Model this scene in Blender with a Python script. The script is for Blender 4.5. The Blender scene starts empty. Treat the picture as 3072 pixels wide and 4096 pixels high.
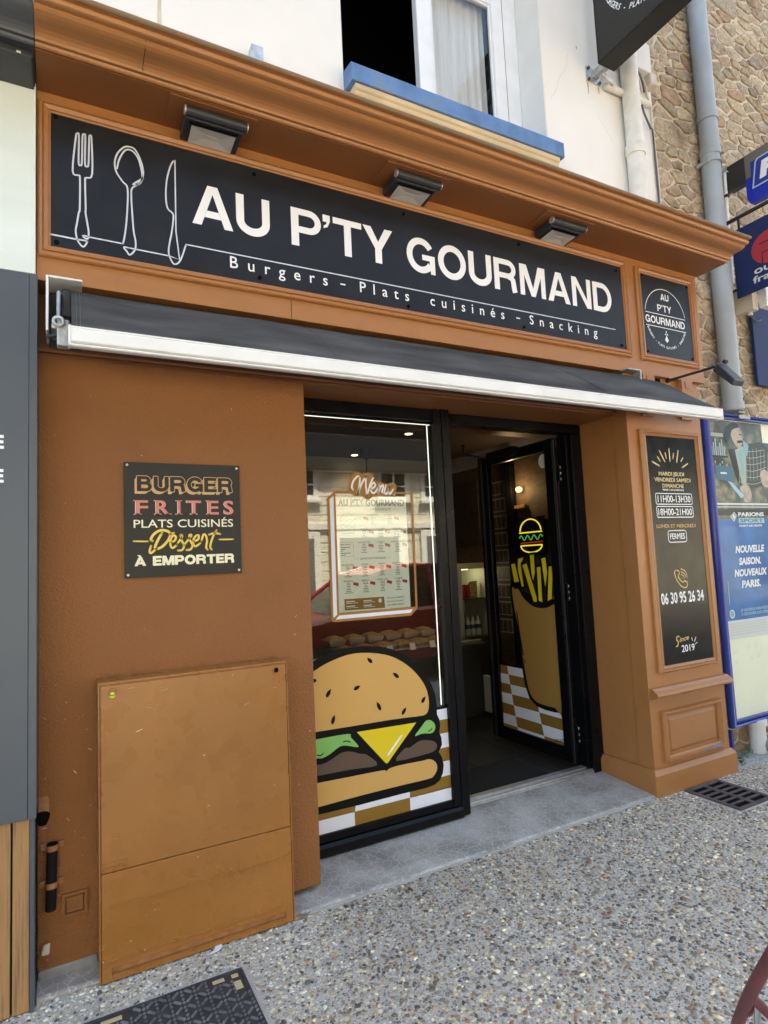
import bpy, bmesh, math, random
import numpy as np
from mathutils import Matrix, Vector
from mathutils.geometry import tessellate_polygon
R = math.radians
random.seed(7)
scene = bpy.context.scene
COL = scene.collection

# ------------------------------------------------------------------ camera, sky, sun, exposure
cd = bpy.data.cameras.new('camera'); cam = bpy.data.objects.new('camera', cd); COL.objects.link(cam)
rt = Vector((0.88242, -0.46821, -0.04599)); upv = Vector((0.00127, -0.09538, 0.99544)); fw = Vector((0.47046, 0.87845, 0.08358))
cam.matrix_world = Matrix(((rt.x, upv.x, -fw.x, 0.0), (rt.y, upv.y, -fw.y, -2.79), (rt.z, upv.z, -fw.z, 1.61), (0, 0, 0, 1)))
cd.sensor_fit = 'HORIZONTAL'; cd.sensor_width = 36.0; cd.lens = 28.303; cd.clip_start = 0.02; cd.clip_end = 500
scene.camera = cam
SUN_EL, SUN_ROT = 60.0, 14.0
world = bpy.data.worlds.new('World'); scene.world = world; world.use_nodes = True
wn = world.node_tree.nodes; wl = world.node_tree.links
sky = wn.new('ShaderNodeTexSky'); sky.sky_type = 'NISHITA'; sky.sun_disc = False
sky.sun_elevation = R(SUN_EL); sky.sun_rotation = R(SUN_ROT); sky.air_density = 1.0; sky.dust_density = 2.5; sky.ozone_density = 1.0
wl.new(sky.outputs[0], wn['Background'].inputs[0]); wn['Background'].inputs[1].default_value = 0.15
sl = bpy.data.lights.new('sun', 'SUN'); sun = bpy.data.objects.new('sun', sl); COL.objects.link(sun)
sl.energy = 4.2; sl.angle = R(0.5); sl.color = (1.0, 0.95, 0.87)
sd = Vector((math.sin(R(SUN_ROT)) * math.cos(R(SUN_EL)), math.cos(R(SUN_ROT)) * math.cos(R(SUN_EL)), math.sin(R(SUN_EL))))
sun.rotation_euler = sd.to_track_quat('Z', 'Y').to_euler(); sun.location = (2, 6, 20)
scene.view_settings.view_transform = 'Standard'; scene.view_settings.look = 'None'
scene.view_settings.exposure = 2.5; scene.view_settings.gamma = 1.0; scene.view_settings.use_curve_mapping = False
try:
    scene.view_settings.use_white_balance = True; scene.view_settings.white_balance_temperature = 7450; scene.view_settings.white_balance_tint = 5
except Exception: pass
scene.render.engine = 'CYCLES'
try:
    scene.cycles.use_denoising = True
    scene.cycles.max_bounces = 8; scene.cycles.diffuse_bounces = 4; scene.cycles.glossy_bounces = 4
    scene.cycles.transparent_max_bounces = 16; scene.cycles.sample_clamp_indirect = 6.0
    scene.cycles.caustics_reflective = False; scene.cycles.caustics_refractive = False
except Exception: pass

# ------------------------------------------------------------------ materials
def nd(nt, t, **k):
    n = nt.nodes.new(t)
    for a, v in k.items(): setattr(n, a, v)
    return n
def lin(h):
    h = h.lstrip('#'); c = [int(h[i:i + 2], 16) / 255 for i in (0, 2, 4)]
    return tuple(x / 12.92 if x <= .04045 else ((x + .055) / 1.055) ** 2.4 for x in c)
MATS = {}
def M(name, col=(.5, .5, .5), rough=.6, metal=0.0, var=0.0, vs=4.0, bump=0.0, bs=40.0, spec=.5, dist=.004, col2=None, thr=None, stretch=None, objrand=0.0, speck=None, rvar=0.0):
    """painted or natural surface: base colour, broad tone variation, optional second colour in patches, fine relief"""
    m = bpy.data.materials.new(name); m.use_nodes = True; nt = m.node_tree; L = nt.links
    b = nt.nodes['Principled BSDF']; b.inputs['Roughness'].default_value = rough; b.inputs['Metallic'].default_value = metal
    b.inputs['Specular IOR Level'].default_value = spec
    tc = nd(nt, 'ShaderNodeTexCoord'); src = tc.outputs['Object']
    if stretch:
        mp = nd(nt, 'ShaderNodeMapping'); mp.inputs['Scale'].default_value = stretch; L.new(src, mp.inputs[0]); src = mp.outputs[0]
    rgb = nd(nt, 'ShaderNodeRGB'); rgb.outputs[0].default_value = (*col, 1); out = rgb.outputs[0]
    if col2 is not None:
        n = nd(nt, 'ShaderNodeTexNoise'); n.inputs['Scale'].default_value = vs; n.inputs['Detail'].default_value = 6; n.inputs['Roughness'].default_value = .65
        L.new(src, n.inputs['Vector'])
        cr = nd(nt, 'ShaderNodeValToRGB'); t = thr or (.45, .6); cr.color_ramp.elements[0].position = t[0]; cr.color_ramp.elements[1].position = t[1]
        L.new(n.outputs['Fac'], cr.inputs[0])
        mx = nd(nt, 'ShaderNodeMix', data_type='RGBA'); L.new(cr.outputs[0], mx.inputs[0]); L.new(out, mx.inputs[6]); mx.inputs[7].default_value = (*col2, 1); out = mx.outputs[2]
    if speck is not None:                                   # small chips of another colour
        scol, sscale, sthr = speck
        n = nd(nt, 'ShaderNodeTexNoise'); n.inputs['Scale'].default_value = sscale; n.inputs['Detail'].default_value = 2; L.new(src, n.inputs['Vector'])
        cr = nd(nt, 'ShaderNodeValToRGB'); cr.color_ramp.elements[0].position = sthr; cr.color_ramp.elements[1].position = sthr + .02
        L.new(n.outputs['Fac'], cr.inputs[0])
        mx = nd(nt, 'ShaderNodeMix', data_type='RGBA'); L.new(cr.outputs[0], mx.inputs[0]); L.new(out, mx.inputs[6]); mx.inputs[7].default_value = (*scol, 1); out = mx.outputs[2]
    hs = None
    if var or objrand:
        hs = nd(nt, 'ShaderNodeHueSaturation'); L.new(out, hs.inputs['Color']); out = hs.outputs[0]
        val = None
        if var:
            n = nd(nt, 'ShaderNodeTexNoise'); n.inputs['Scale'].default_value = vs; n.inputs['Detail'].default_value = 5; L.new(src, n.inputs['Vector'])
            mr = nd(nt, 'ShaderNodeMapRange'); mr.inputs[1].default_value = .3; mr.inputs[2].default_value = .7; mr.inputs[3].default_value = 1 - var; mr.inputs[4].default_value = 1 + var
            L.new(n.outputs['Fac'], mr.inputs[0]); val = mr.outputs[0]
        if objrand:
            oi = nd(nt, 'ShaderNodeObjectInfo'); mr = nd(nt, 'ShaderNodeMapRange'); mr.inputs[3].default_value = 1 - objrand; mr.inputs[4].default_value = 1 + objrand
            L.new(oi.outputs['Random'], mr.inputs[0])
            if val is None: val = mr.outputs[0]
            else:
                mm = nd(nt, 'ShaderNodeMath', operation='MULTIPLY'); L.new(val, mm.inputs[0]); L.new(mr.outputs[0], mm.inputs[1]); val = mm.outputs[0]
        L.new(val, hs.inputs['Value'])
    L.new(out, b.inputs['Base Color'])
    if rvar:
        n = nd(nt, 'ShaderNodeTexNoise'); n.inputs['Scale'].default_value = 9; n.inputs['Detail'].default_value = 4; L.new(src, n.inputs['Vector'])
        mr = nd(nt, 'ShaderNodeMapRange'); mr.inputs[1].default_value = .3; mr.inputs[2].default_value = .7; mr.inputs[3].default_value = rough - rvar; mr.inputs[4].default_value = rough + rvar
        L.new(n.outputs['Fac'], mr.inputs[0]); L.new(mr.outputs[0], b.inputs['Roughness'])
    if bump:
        n = nd(nt, 'ShaderNodeTexNoise'); n.inputs['Scale'].default_value = bs; n.inputs['Detail'].default_value = 4; n.inputs['Roughness'].default_value = .6; L.new(src, n.inputs['Vector'])
        bm = nd(nt, 'ShaderNodeBump'); bm.inputs['Strength'].default_value = bump; bm.inputs['Distance'].default_value = dist
        L.new(n.outputs['Fac'], bm.inputs['Height']); L.new(bm.outputs[0], b.inputs['Normal'])
    MATS[name] = m
    return m
def emit(name, col, s):
    m = bpy.data.materials.new(name); m.use_nodes = True; nt = m.node_tree; nt.nodes.remove(nt.nodes['Principled BSDF'])
    e = nd(nt, 'ShaderNodeEmission'); e.inputs[0].default_value = (*col, 1); e.inputs[1].default_value = s
    nt.links.new(e.outputs[0], nt.nodes['Material Output'].inputs[0]); MATS[name] = m; return m
def glass(name, tint=(1, 1, 1), refl=1.0):
    m = bpy.data.materials.new(name); m.use_nodes = True; nt = m.node_tree; L = nt.links; nt.nodes.remove(nt.nodes['Principled BSDF'])
    lw = nd(nt, 'ShaderNodeLayerWeight'); lw.inputs[0].default_value = .5
    p = nd(nt, 'ShaderNodeMath', operation='POWER'); p.inputs[1].default_value = 5; L.new(lw.outputs['Facing'], p.inputs[0])
    ml = nd(nt, 'ShaderNodeMath', operation='MULTIPLY_ADD'); ml.inputs[1].default_value = .95 * refl; ml.inputs[2].default_value = .05 * refl; L.new(p.outputs[0], ml.inputs[0])
    t = nd(nt, 'ShaderNodeBsdfTransparent'); t.inputs[0].default_value = (*tint, 1)
    g = nd(nt, 'ShaderNodeBsdfGlossy'); g.inputs['Roughness'].default_value = 0.0
    x = nd(nt, 'ShaderNodeMixShader'); L.new(ml.outputs[0], x.inputs[0]); L.new(t.outputs[0], x.inputs[1]); L.new(g.outputs[0], x.inputs[2])
    L.new(x.outputs[0], nt.nodes['Material Output'].inputs[0]); MATS[name] = m; return m

OR = (.375, .162, .054)
M('orange_render', (.285, .114, .033), .78, var=.16, vs=2.2, bump=1.0, bs=95, dist=.008, col2=(.215, .086, .026), thr=(.42, .80), speck=((.50, .36, .24), 48, .775))
M('orange_paint', OR, .40, var=.09, vs=2.0, bump=.05, bs=120, dist=.001, stretch=(1, 4, 4), col2=(.33, .135, .047), thr=(.5, .72), speck=((.58, .40, .26), 30, .77), rvar=.08)
M('orange_cabinet', (.315, .130, .031), .30, var=.10, vs=2.0, bump=.06, bs=160, dist=.001, speck=((.75, .62, .45), 40, .765), rvar=.12)
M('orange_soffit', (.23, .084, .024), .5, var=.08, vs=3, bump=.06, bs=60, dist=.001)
M('sign_black', (.0135, .0142, .0175), .38, spec=.33, var=.25, vs=6, bump=.03, bs=30, dist=.0005, rvar=.06)
M('board_black', (.022, .021, .018), .5, spec=.3, var=.1, vs=4)
M('hours_black', (.006, .006, .006), .22, spec=.2, rvar=.04)
M('vinyl_white', (.86, .86, .87), .45, spec=.2)
M('vinyl_line', (.62, .65, .72), .45)
M('vinyl_cream', (.80, .76, .52), .5)
M('vinyl_yellow', (.78, .56, .10), .5)
M('vinyl_gold', (.62, .40, .14), .45)
M('vinyl_gold_pale', (.72, .55, .28), .45)
M('vinyl_orange', (.60, .34, .12), .45)
M('vinyl_tan', (.62, .38, .17), .5)
M('vinyl_pink', (.60, .20, .15), .5)
M('vinyl_pink_pale', (.80, .62, .56), .5)
M('bun', (.62, .37, .12), .5, spec=.2); M('bun_dark', (.34, .19, .05), .5, spec=.2)
M('ink', (.006, .006, .006), .5, spec=.12)
M('lettuce', (.22, .50, .14), .5, spec=.2); M('cheese', (.74, .58, .03), .45, spec=.2); M('patty', (.125, .082, .06), .5, spec=.2)
M('check_white', (.74, .76, .85), .45, spec=.2); M('check_brown', (.25, .14, .026), .5, spec=.2)
M('sticker_brown', (.34, .17, .05), .5, spec=.2)
M('menu_paper', (.90, .89, .74), .7); M('menu_ink', (.10, .10, .09), .6); M('menu_red', (.45, .04, .04), .6)
M('frame_black', (.004, .004, .005), .32, var=.2, vs=8, spec=.18, rvar=.06)
M('black_rubber', (.008, .008, .008), .75, spec=.2)
M('aluminium', (.62, .63, .64), .38, .9, var=.15, vs=20, bump=.1, bs=200, dist=.0005)
M('white_aluminium', (.80, .80, .78), .35, var=.05, vs=5)
M('galvanised', (.50, .52, .52), .45, .6, var=.25, vs=25, bump=.2, bs=60, dist=.001)
M('awning_cloth', (.062, .061, .060), .8, var=.55, vs=4, bump=.35, bs=14, dist=.006, stretch=(.5, 3, 3), speck=((.20, .20, .20), 55, .80))
M('stitch', (.16, .16, .17), .8)
M('white_render', (.80, .775, .73), .85, var=.05, vs=1.5, bump=.3, bs=90, dist=.004, speck=((.45, .43, .40), 9, .84))
M('white_render_reveal', (.74, .715, .67), .85, var=.07, vs=3, bump=.2, bs=70, dist=.003)
M('sill_blue', (.105, .21, .42), .7, var=.25, vs=7, bump=.3, bs=60, dist=.003, col2=(.15, .165, .16), thr=(.55, .70))
M('cap_dirty', (.27, .14, .06), .7, var=.25, vs=6, bump=.2, bs=40, dist=.002, col2=(.15, .115, .07), thr=(.42, .62))
M('crack', (.55, .52, .48), .9)
M('rust_stain', (.40, .28, .17), .9)
M('sill_cream', (.60, .48, .30), .75, var=.12, vs=5, bump=.2, bs=60, dist=.002)
M('window_white', (.78, .79, .80), .4, var=.05, vs=7, bump=.05, bs=50)
M('dark_room', (.03, .026, .022), .9)  # near-black colour stands in for the darkness of unlit rooms
M('neighbour_pale', (.70, .76, .72), .6, var=.06, vs=2, stretch=(.4, 1, 3))
M('neighbour_grey', (.070, .084, .102), .45, var=.06, vs=2)
M('neighbour_dark', (.035, .037, .04), .4, var=.15, vs=4)
M('neighbour_cornice', (.085, .09, .10), .5, var=.12, vs=4)
M('plank_wood', (.40, .215, .085), .7, var=.3, vs=1.6, bump=.3, bs=10, dist=.002, stretch=(28, 28, 1.2), col2=(.09, .065, .045), thr=(.47, .68))
M('plank_gap', (.012, .014, .018), .8)
M('mortar', (.60, .51, .395), .95, var=.14, vs=9, bump=.6, bs=70, dist=.006)
M('pipe_grey', (.34, .37, .385), .5, var=.08, vs=5, bump=.05, bs=30)
M('pipe_white', (.72, .69, .62), .6, var=.12, vs=9, bump=.1, bs=40)
M('cable_white', (.66, .62, .52), .6); M('cable_dark', (.12, .11, .12), .6)
M('box_beige', (.60, .53, .42), .6, var=.1, vs=10)
M('case_blue', (.02, .04, .27), .32, var=.12, vs=6)
M('case_backing', (.88, .86, .64), .7, var=.05, vs=3, speck=((.2, .2, .18), 20, .83))
M('sign_navy', (.016, .028, .095), .6, spec=.25, var=.15, vs=4)
M('sign_royal', (.01, .03, .42), .35); M('sign_bronze', (.16, .145, .12), .4); M('sign_coal', (.03, .032, .03), .4)
M('sign_red', (.40, .025, .03), .5); M('letter_grey', (.62, .62, .58), .5); M('sign_skyblue', (.45, .58, .78), .45)
M('lamp_black', (.025, .027, .03), .42, var=.12, vs=20); M('lamp_end', (.55, .55, .55), .35, .6)
M('lamp_reflector', (.56, .53, .48), .45, .2)
M('concrete_step', (.30, .31, .32), .5, var=.16, vs=4, bump=.15, bs=60, dist=.002)
M('plinth_grey', (.24, .24, .24), .85, var=.25, vs=12, bump=.5, bs=60, dist=.005)
M('iron_pale', (.16, .155, .16), .55, .2, var=.5, vs=14, bump=.3, bs=90, dist=.002)  # paler iron, used on the raised tread bars
M('iron', (.040, .038, .042), .7, var=.35, vs=20, bump=.35, bs=90, dist=.002)
M('iron_rust', (.085, .062, .058), .75, var=.35, vs=14, bump=.4, bs=120, dist=.002)
M('hole_black', (.004, .004, .004), .95, spec=.1)
M('cover_brown', (.05, .035, .03), .7)
M('asphalt', (.055, .055, .057), .9, var=.2, vs=30, bump=.5, bs=150, dist=.003)
M('kerb_stone', (.36, .35, .33), .9, var=.12, vs=12, bump=.4, bs=80, dist=.003)
M('red_tube', (.135, .028, .03), .5, var=.25, vs=14); M('chrome', (.75, .75, .72), .14, 1.0)
M('car_red', (.34, .012, .018), .18, spec=.7); M('car_glass', (.01, .012, .012), .06); M('tyre', (.02, .02, .02), .8); M('car_dark', (.02, .02, .02), .5)
M('opp_block', (.78, .73, .60), .9, var=.12, vs=2.5, bump=.6, bs=9, dist=.02)
M('opp_white', (.78, .76, .70), .8); M('opp_pane', (.05, .055, .06), .1); M('slate', (.012, .013, .016), .9, spec=.1, var=.2, vs=6); M('opp_door', (.16, .15, .14), .5)
M('room_wall', (.13, .075, .038), .7, var=.5, vs=5.0, col2=(.045, .03, .022), thr=(.45, .6), stretch=(1, 1, 2.5)); M('room_cove', (.34, .31, .28), .8); M('room_ceiling', (.07, .048, .032), .8)
M('floor_tile', (.022, .022, .022), .4, var=.2, vs=2); M('mat_black', (.010, .010, .010), .95, bump=.5, bs=300)
M('counter_grey', (.05, .048, .042), .4); M('niche_white', (.35, .36, .28), .5); M('can_red', (.30, .012, .02), .35); M('bottle_clear', (.42, .45, .40), .12)
M('bottle_label', (.02, .03, .06), .5); M('tray_food', (.36, .27, .10), .6, var=.6, vs=60); M('tray_clear', (.45, .45, .38), .25)
M('photo_dark', (.06, .05, .045), .5, var=.7, vs=40); M('photo_frame', (.34, .31, .25), .6); M('picture', (.10, .055, .022), .6, var=.8, vs=12, col2=(.02, .025, .02), thr=(.4, .6))
M('scrap_white', (.75, .80, .82), .7); M('dry_leaf', (.28, .17, .09), .8, var=.3, vs=60); M('straw', (.52, .43, .24), .8); M('leaf_green', (.06, .13, .035), .5, var=.3, vs=40)
M('flap_green', (.45, .72, .06), .5); M('clamp', (.33, .15, .06), .55, var=.25, vs=30)
M('poster_dark', (.10, .105, .085), .45, spec=.2, var=.5, vs=5, col2=(.24, .21, .14), thr=(.5, .62)); M('poster_blue', (.045, .16, .40), .45, spec=.2, var=.3, vs=4); M('poster_white', (.68, .69, .67), .5)
M('poster_skin', (.50, .38, .31), .5, spec=.2, var=.25, vs=18); M('poster_cap', (.022, .026, .03), .5, spec=.2); M('poster_shirt', (.045, .045, .036), .5, spec=.2); M('poster_check', (.42, .42, .36), .5); M('poster_scarf', (.22, .40, .42), .5); M('poster_box', (.05, .15, .22), .5); M('poster_sky', (.36, .55, .66), .5)
M('curtain', (.72, .70, .67), .85, var=.06, vs=30, stretch=(1, 1, .05))
emit('led_white', (.95, 1.0, .97), .42); emit('downlight', (1, .88, .55), 3.0); emit('neon_yellow', (1.0, .78, .06), .22); emit('neon_green', (.12, .75, .25), .10); emit('neon_red', (.9, .06, .03), .08); emit('bulb_warm', (1, .7, .38), .6)
glass('shop_glass', (.90, .92, .90), 1.7); glass('door_glass', (.86, .87, .82), .35); glass('window_glass', (.95, .96, .96), .8); glass('case_glass', (.98, .99, .99), .15)

# stone: every stone takes its own tone from the object's random number
def stone_mat():
    m = bpy.data.materials.new('rubble_stone'); m.use_nodes = True; nt = m.node_tree; L = nt.links; b = nt.nodes['Principled BSDF']; b.inputs['Roughness'].default_value = .9
    oi = nd(nt, 'ShaderNodeObjectInfo'); cr = nd(nt, 'ShaderNodeValToRGB'); el = cr.color_ramp.elements
    el[0].position = 0; el[0].color = (.29, .235, .165, 1); el[1].position = 1; el[1].color = (.35, .285, .20, 1)
    for p, c in ((.25, (.38, .30, .20, 1)), (.45, (.24, .19, .13, 1)), (.6, (.42, .335, .22, 1)), (.75, (.31, .24, .155, 1)), (.90, (.30, .20, .12, 1)), (.95, (.27, .23, .19, 1))):
        e = el.new(p); e.color = c
    ge = nd(nt, 'ShaderNodeNewGeometry'); ad = nd(nt, 'ShaderNodeMath', operation='ADD'); L.new(oi.outputs['Random'], ad.inputs[0]); L.new(ge.outputs['Random Per Island'], ad.inputs[1]); fr_ = nd(nt, 'ShaderNodeMath', operation='FRACT'); L.new(ad.outputs[0], fr_.inputs[0]); L.new(fr_.outputs[0], cr.inputs[0])
    tc = nd(nt, 'ShaderNodeTexCoord'); n = nd(nt, 'ShaderNodeTexNoise'); n.inputs['Scale'].default_value = 34; n.inputs['Detail'].default_value = 8; n.inputs['Roughness'].default_value = .7; L.new(tc.outputs['Object'], n.inputs['Vector'])
    mr = nd(nt, 'ShaderNodeMapRange'); mr.inputs[1].default_value = .3; mr.inputs[2].default_value = .7; mr.inputs[3].default_value = .65; mr.inputs[4].default_value = 1.75; L.new(n.outputs['Fac'], mr.inputs[0])
    hs = nd(nt, 'ShaderNodeHueSaturation'); L.new(cr.outputs[0], hs.inputs['Color']); L.new(mr.outputs[0], hs.inputs['Value'])
    n3 = nd(nt, 'ShaderNodeTexNoise'); n3.inputs['Scale'].default_value = 6; n3.inputs['Detail'].default_value = 5; L.new(tc.outputs['Object'], n3.inputs['Vector'])
    c3 = nd(nt, 'ShaderNodeValToRGB'); c3.color_ramp.elements[0].position = .55; c3.color_ramp.elements[1].position = .72; L.new(n3.outputs['Fac'], c3.inputs[0])
    mx = nd(nt, 'ShaderNodeMix', data_type='RGBA'); L.new(c3.outputs[0], mx.inputs[0]); L.new(hs.outputs[0], mx.inputs[6]); mx.inputs[7].default_value = (.20, .125, .07, 1)
    L.new(mx.outputs[2], b.inputs['Base Color'])
    n2 = nd(nt, 'ShaderNodeTexNoise'); n2.inputs['Scale'].default_value = 60; n2.inputs['Detail'].default_value = 6; L.new(tc.outputs['Object'], n2.inputs['Vector'])
    bm = nd(nt, 'ShaderNodeBump'); bm.inputs['Strength'].default_value = .8; bm.inputs['Distance'].default_value = .008; L.new(n2.outputs['Fac'], bm.inputs['Height']); L.new(bm.outputs[0], b.inputs['Normal'])
    MATS['rubble_stone'] = m
stone_mat()
# exposed-aggregate cement; voronoi grains take over where single pebbles are not built
def aggregate_mat():
    m = bpy.data.materials.new('aggregate'); m.use_nodes = True; nt = m.node_tree; L = nt.links; b = nt.nodes['Principled BSDF']; b.inputs['Roughness'].default_value = .85
    tc = nd(nt, 'ShaderNodeTexCoord'); v = nd(nt, 'ShaderNodeTexVoronoi'); v.inputs['Scale'].default_value = 85; L.new(tc.outputs['Object'], v.inputs['Vector'])
    sp = nd(nt, 'ShaderNodeSeparateColor'); L.new(v.outputs['Color'], sp.inputs[0])
    cr = nd(nt, 'ShaderNodeValToRGB'); el = cr.color_ramp.elements; el[0].color = (.20, .165, .125, 1); el[1].color = (.58, .52, .41, 1)
    for p, c in ((.2, (.34, .27, .19, 1)), (.4, (.44, .40, .33, 1)), (.6, (.11, .10, .09, 1)), (.8, (.38, .34, .28, 1))): e = el.new(p); e.color = c
    L.new(sp.outputs[0], cr.inputs[0])
    n = nd(nt, 'ShaderNodeTexNoise'); n.inputs['Scale'].default_value = 140; n.inputs['Detail'].default_value = 4; L.new(tc.outputs['Object'], n.inputs['Vector'])
    mr = nd(nt, 'ShaderNodeMapRange'); mr.inputs[1].default_value = .3; mr.inputs[2].default_value = .7; mr.inputs[3].default_value = .30; mr.inputs[4].default_value = .55; L.new(n.outputs['Fac'], mr.inputs[0])
    cc = nd(nt, 'ShaderNodeCombineColor'); [L.new(mr.outputs[0], cc.inputs[i]) for i in range(3)]
    st = nd(nt, 'ShaderNodeMath', operation='GREATER_THAN'); st.inputs[1].default_value = .45; L.new(v.outputs['Distance'], st.inputs[0])
    mx = nd(nt, 'ShaderNodeMix', data_type='RGBA'); L.new(st.outputs[0], mx.inputs[0]); L.new(cr.outputs[0], mx.inputs[6]); L.new(cc.outputs[0], mx.inputs[7]); L.new(mx.outputs[2], b.inputs['Base Color'])
    bm = nd(nt, 'ShaderNodeBump'); bm.inputs['Strength'].default_value = .5; bm.inputs['Distance'].default_value = .004; bm.invert = True; L.new(v.outputs['Distance'], bm.inputs['Height']); L.new(bm.outputs[0], b.inputs['Normal'])
    MATS['aggregate'] = m
    m = bpy.data.materials.new('cement'); m.use_nodes = True; nt = m.node_tree; L = nt.links; b = nt.nodes['Principled BSDF']; b.inputs['Roughness'].default_value = .95
    tc = nd(nt, 'ShaderNodeTexCoord'); n = nd(nt, 'ShaderNodeTexNoise'); n.inputs['Scale'].default_value = 160; n.inputs['Detail'].default_value = 5; L.new(tc.outputs['Object'], n.inputs['Vector'])
    cr = nd(nt, 'ShaderNodeValToRGB'); cr.color_ramp.elements[0].position = .3; cr.color_ramp.elements[0].color = (.32, .288, .245, 1); cr.color_ramp.elements[1].position = .7; cr.color_ramp.elements[1].color = (.64, .59, .52, 1); L.new(n.outputs['Fac'], cr.inputs[0]); L.new(cr.outputs[0], b.inputs['Base Color'])
    bm = nd(nt, 'ShaderNodeBump'); bm.inputs['Strength'].default_value = .7; bm.inputs['Distance'].default_value = .004; L.new(n.outputs['Fac'], bm.inputs['Height']); L.new(bm.outputs[0], b.inputs['Normal']); MATS['cement'] = m
    m = bpy.data.materials.new('pebble'); m.use_nodes = True; nt = m.node_tree; L = nt.links; b = nt.nodes['Principled BSDF']; b.inputs['Roughness'].default_value = .6
    at = nd(nt, 'ShaderNodeAttribute'); at.attribute_name = 'Col'; L.new(at.outputs['Color'], b.inputs['Base Color']); MATS['pebble'] = m
    # grey step paint crazed with pale cracks
    m = bpy.data.materials.new('crazed_step'); m.use_nodes = True; nt = m.node_tree; L = nt.links; b = nt.nodes['Principled BSDF']; b.inputs['Roughness'].default_value = .5
    tc = nd(nt, 'ShaderNodeTexCoord'); n = nd(nt, 'ShaderNodeTexNoise'); n.inputs['Scale'].default_value = 5; n.inputs['Detail'].default_value = 5; L.new(tc.outputs['Object'], n.inputs['Vector'])
    nn = nd(nt, 'ShaderNodeTexNoise'); nn.inputs['Scale'].default_value = 14; L.new(tc.outputs['Object'], nn.inputs['Vector'])
    mxv = nd(nt, 'ShaderNodeMix', data_type='RGBA'); mxv.inputs[0].default_value = .05; L.new(tc.outputs['Object'], mxv.inputs[6]); L.new(nn.outputs['Color'], mxv.inputs[7])
    v = nd(nt, 'ShaderNodeTexVoronoi', feature='DISTANCE_TO_EDGE'); v.inputs['Scale'].default_value = 22; L.new(mxv.outputs[2], v.inputs['Vector'])
    v2 = nd(nt, 'ShaderNodeTexVoronoi', feature='DISTANCE_TO_EDGE'); v2.inputs['Scale'].default_value = 55; L.new(mxv.outputs[2], v2.inputs['Vector'])
    def edge(vo, w):
        r = nd(nt, 'ShaderNodeMapRange'); r.inputs[1].default_value = 0; r.inputs[2].default_value = w; r.inputs[3].default_value = 1; r.inputs[4].default_value = 0; L.new(vo.outputs['Distance'], r.inputs[0]); return r.outputs[0]
    e1, e2 = edge(v, .05), edge(v2, .06)
    mk = nd(nt, 'ShaderNodeMapRange'); mk.inputs[1].default_value = .42; mk.inputs[2].default_value = .62; L.new(n.outputs['Fac'], mk.inputs[0])
    em = nd(nt, 'ShaderNodeMath', operation='MULTIPLY'); L.new(e2, em.inputs[0]); L.new(mk.outputs[0], em.inputs[1])
    es = nd(nt, 'ShaderNodeMath', operation='MAXIMUM'); L.new(e1, es.inputs[0]); L.new(em.outputs[0], es.inputs[1])
    ef = nd(nt, 'ShaderNodeMath', operation='MULTIPLY'); ef.inputs[1].default_value = .55; L.new(es.outputs[0], ef.inputs[0])
    cr = nd(nt, 'ShaderNodeValToRGB'); cr.color_ramp.elements[0].position = .3; cr.color_ramp.elements[0].color = (.235, .215, .19, 1); cr.color_ramp.elements[1].position = .7; cr.color_ramp.elements[1].color = (.45, .43, .395, 1); L.new(n.outputs['Fac'], cr.inputs[0])
    mx = nd(nt, 'ShaderNodeMix', data_type='RGBA'); L.new(ef.outputs[0], mx.inputs[0]); L.new(cr.outputs[0], mx.inputs[6]); mx.inputs[7].default_value = (.68, .67, .64, 1); L.new(mx.outputs[2], b.inputs['Base Color']); MATS['crazed_step'] = m
aggregate_mat()

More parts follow.
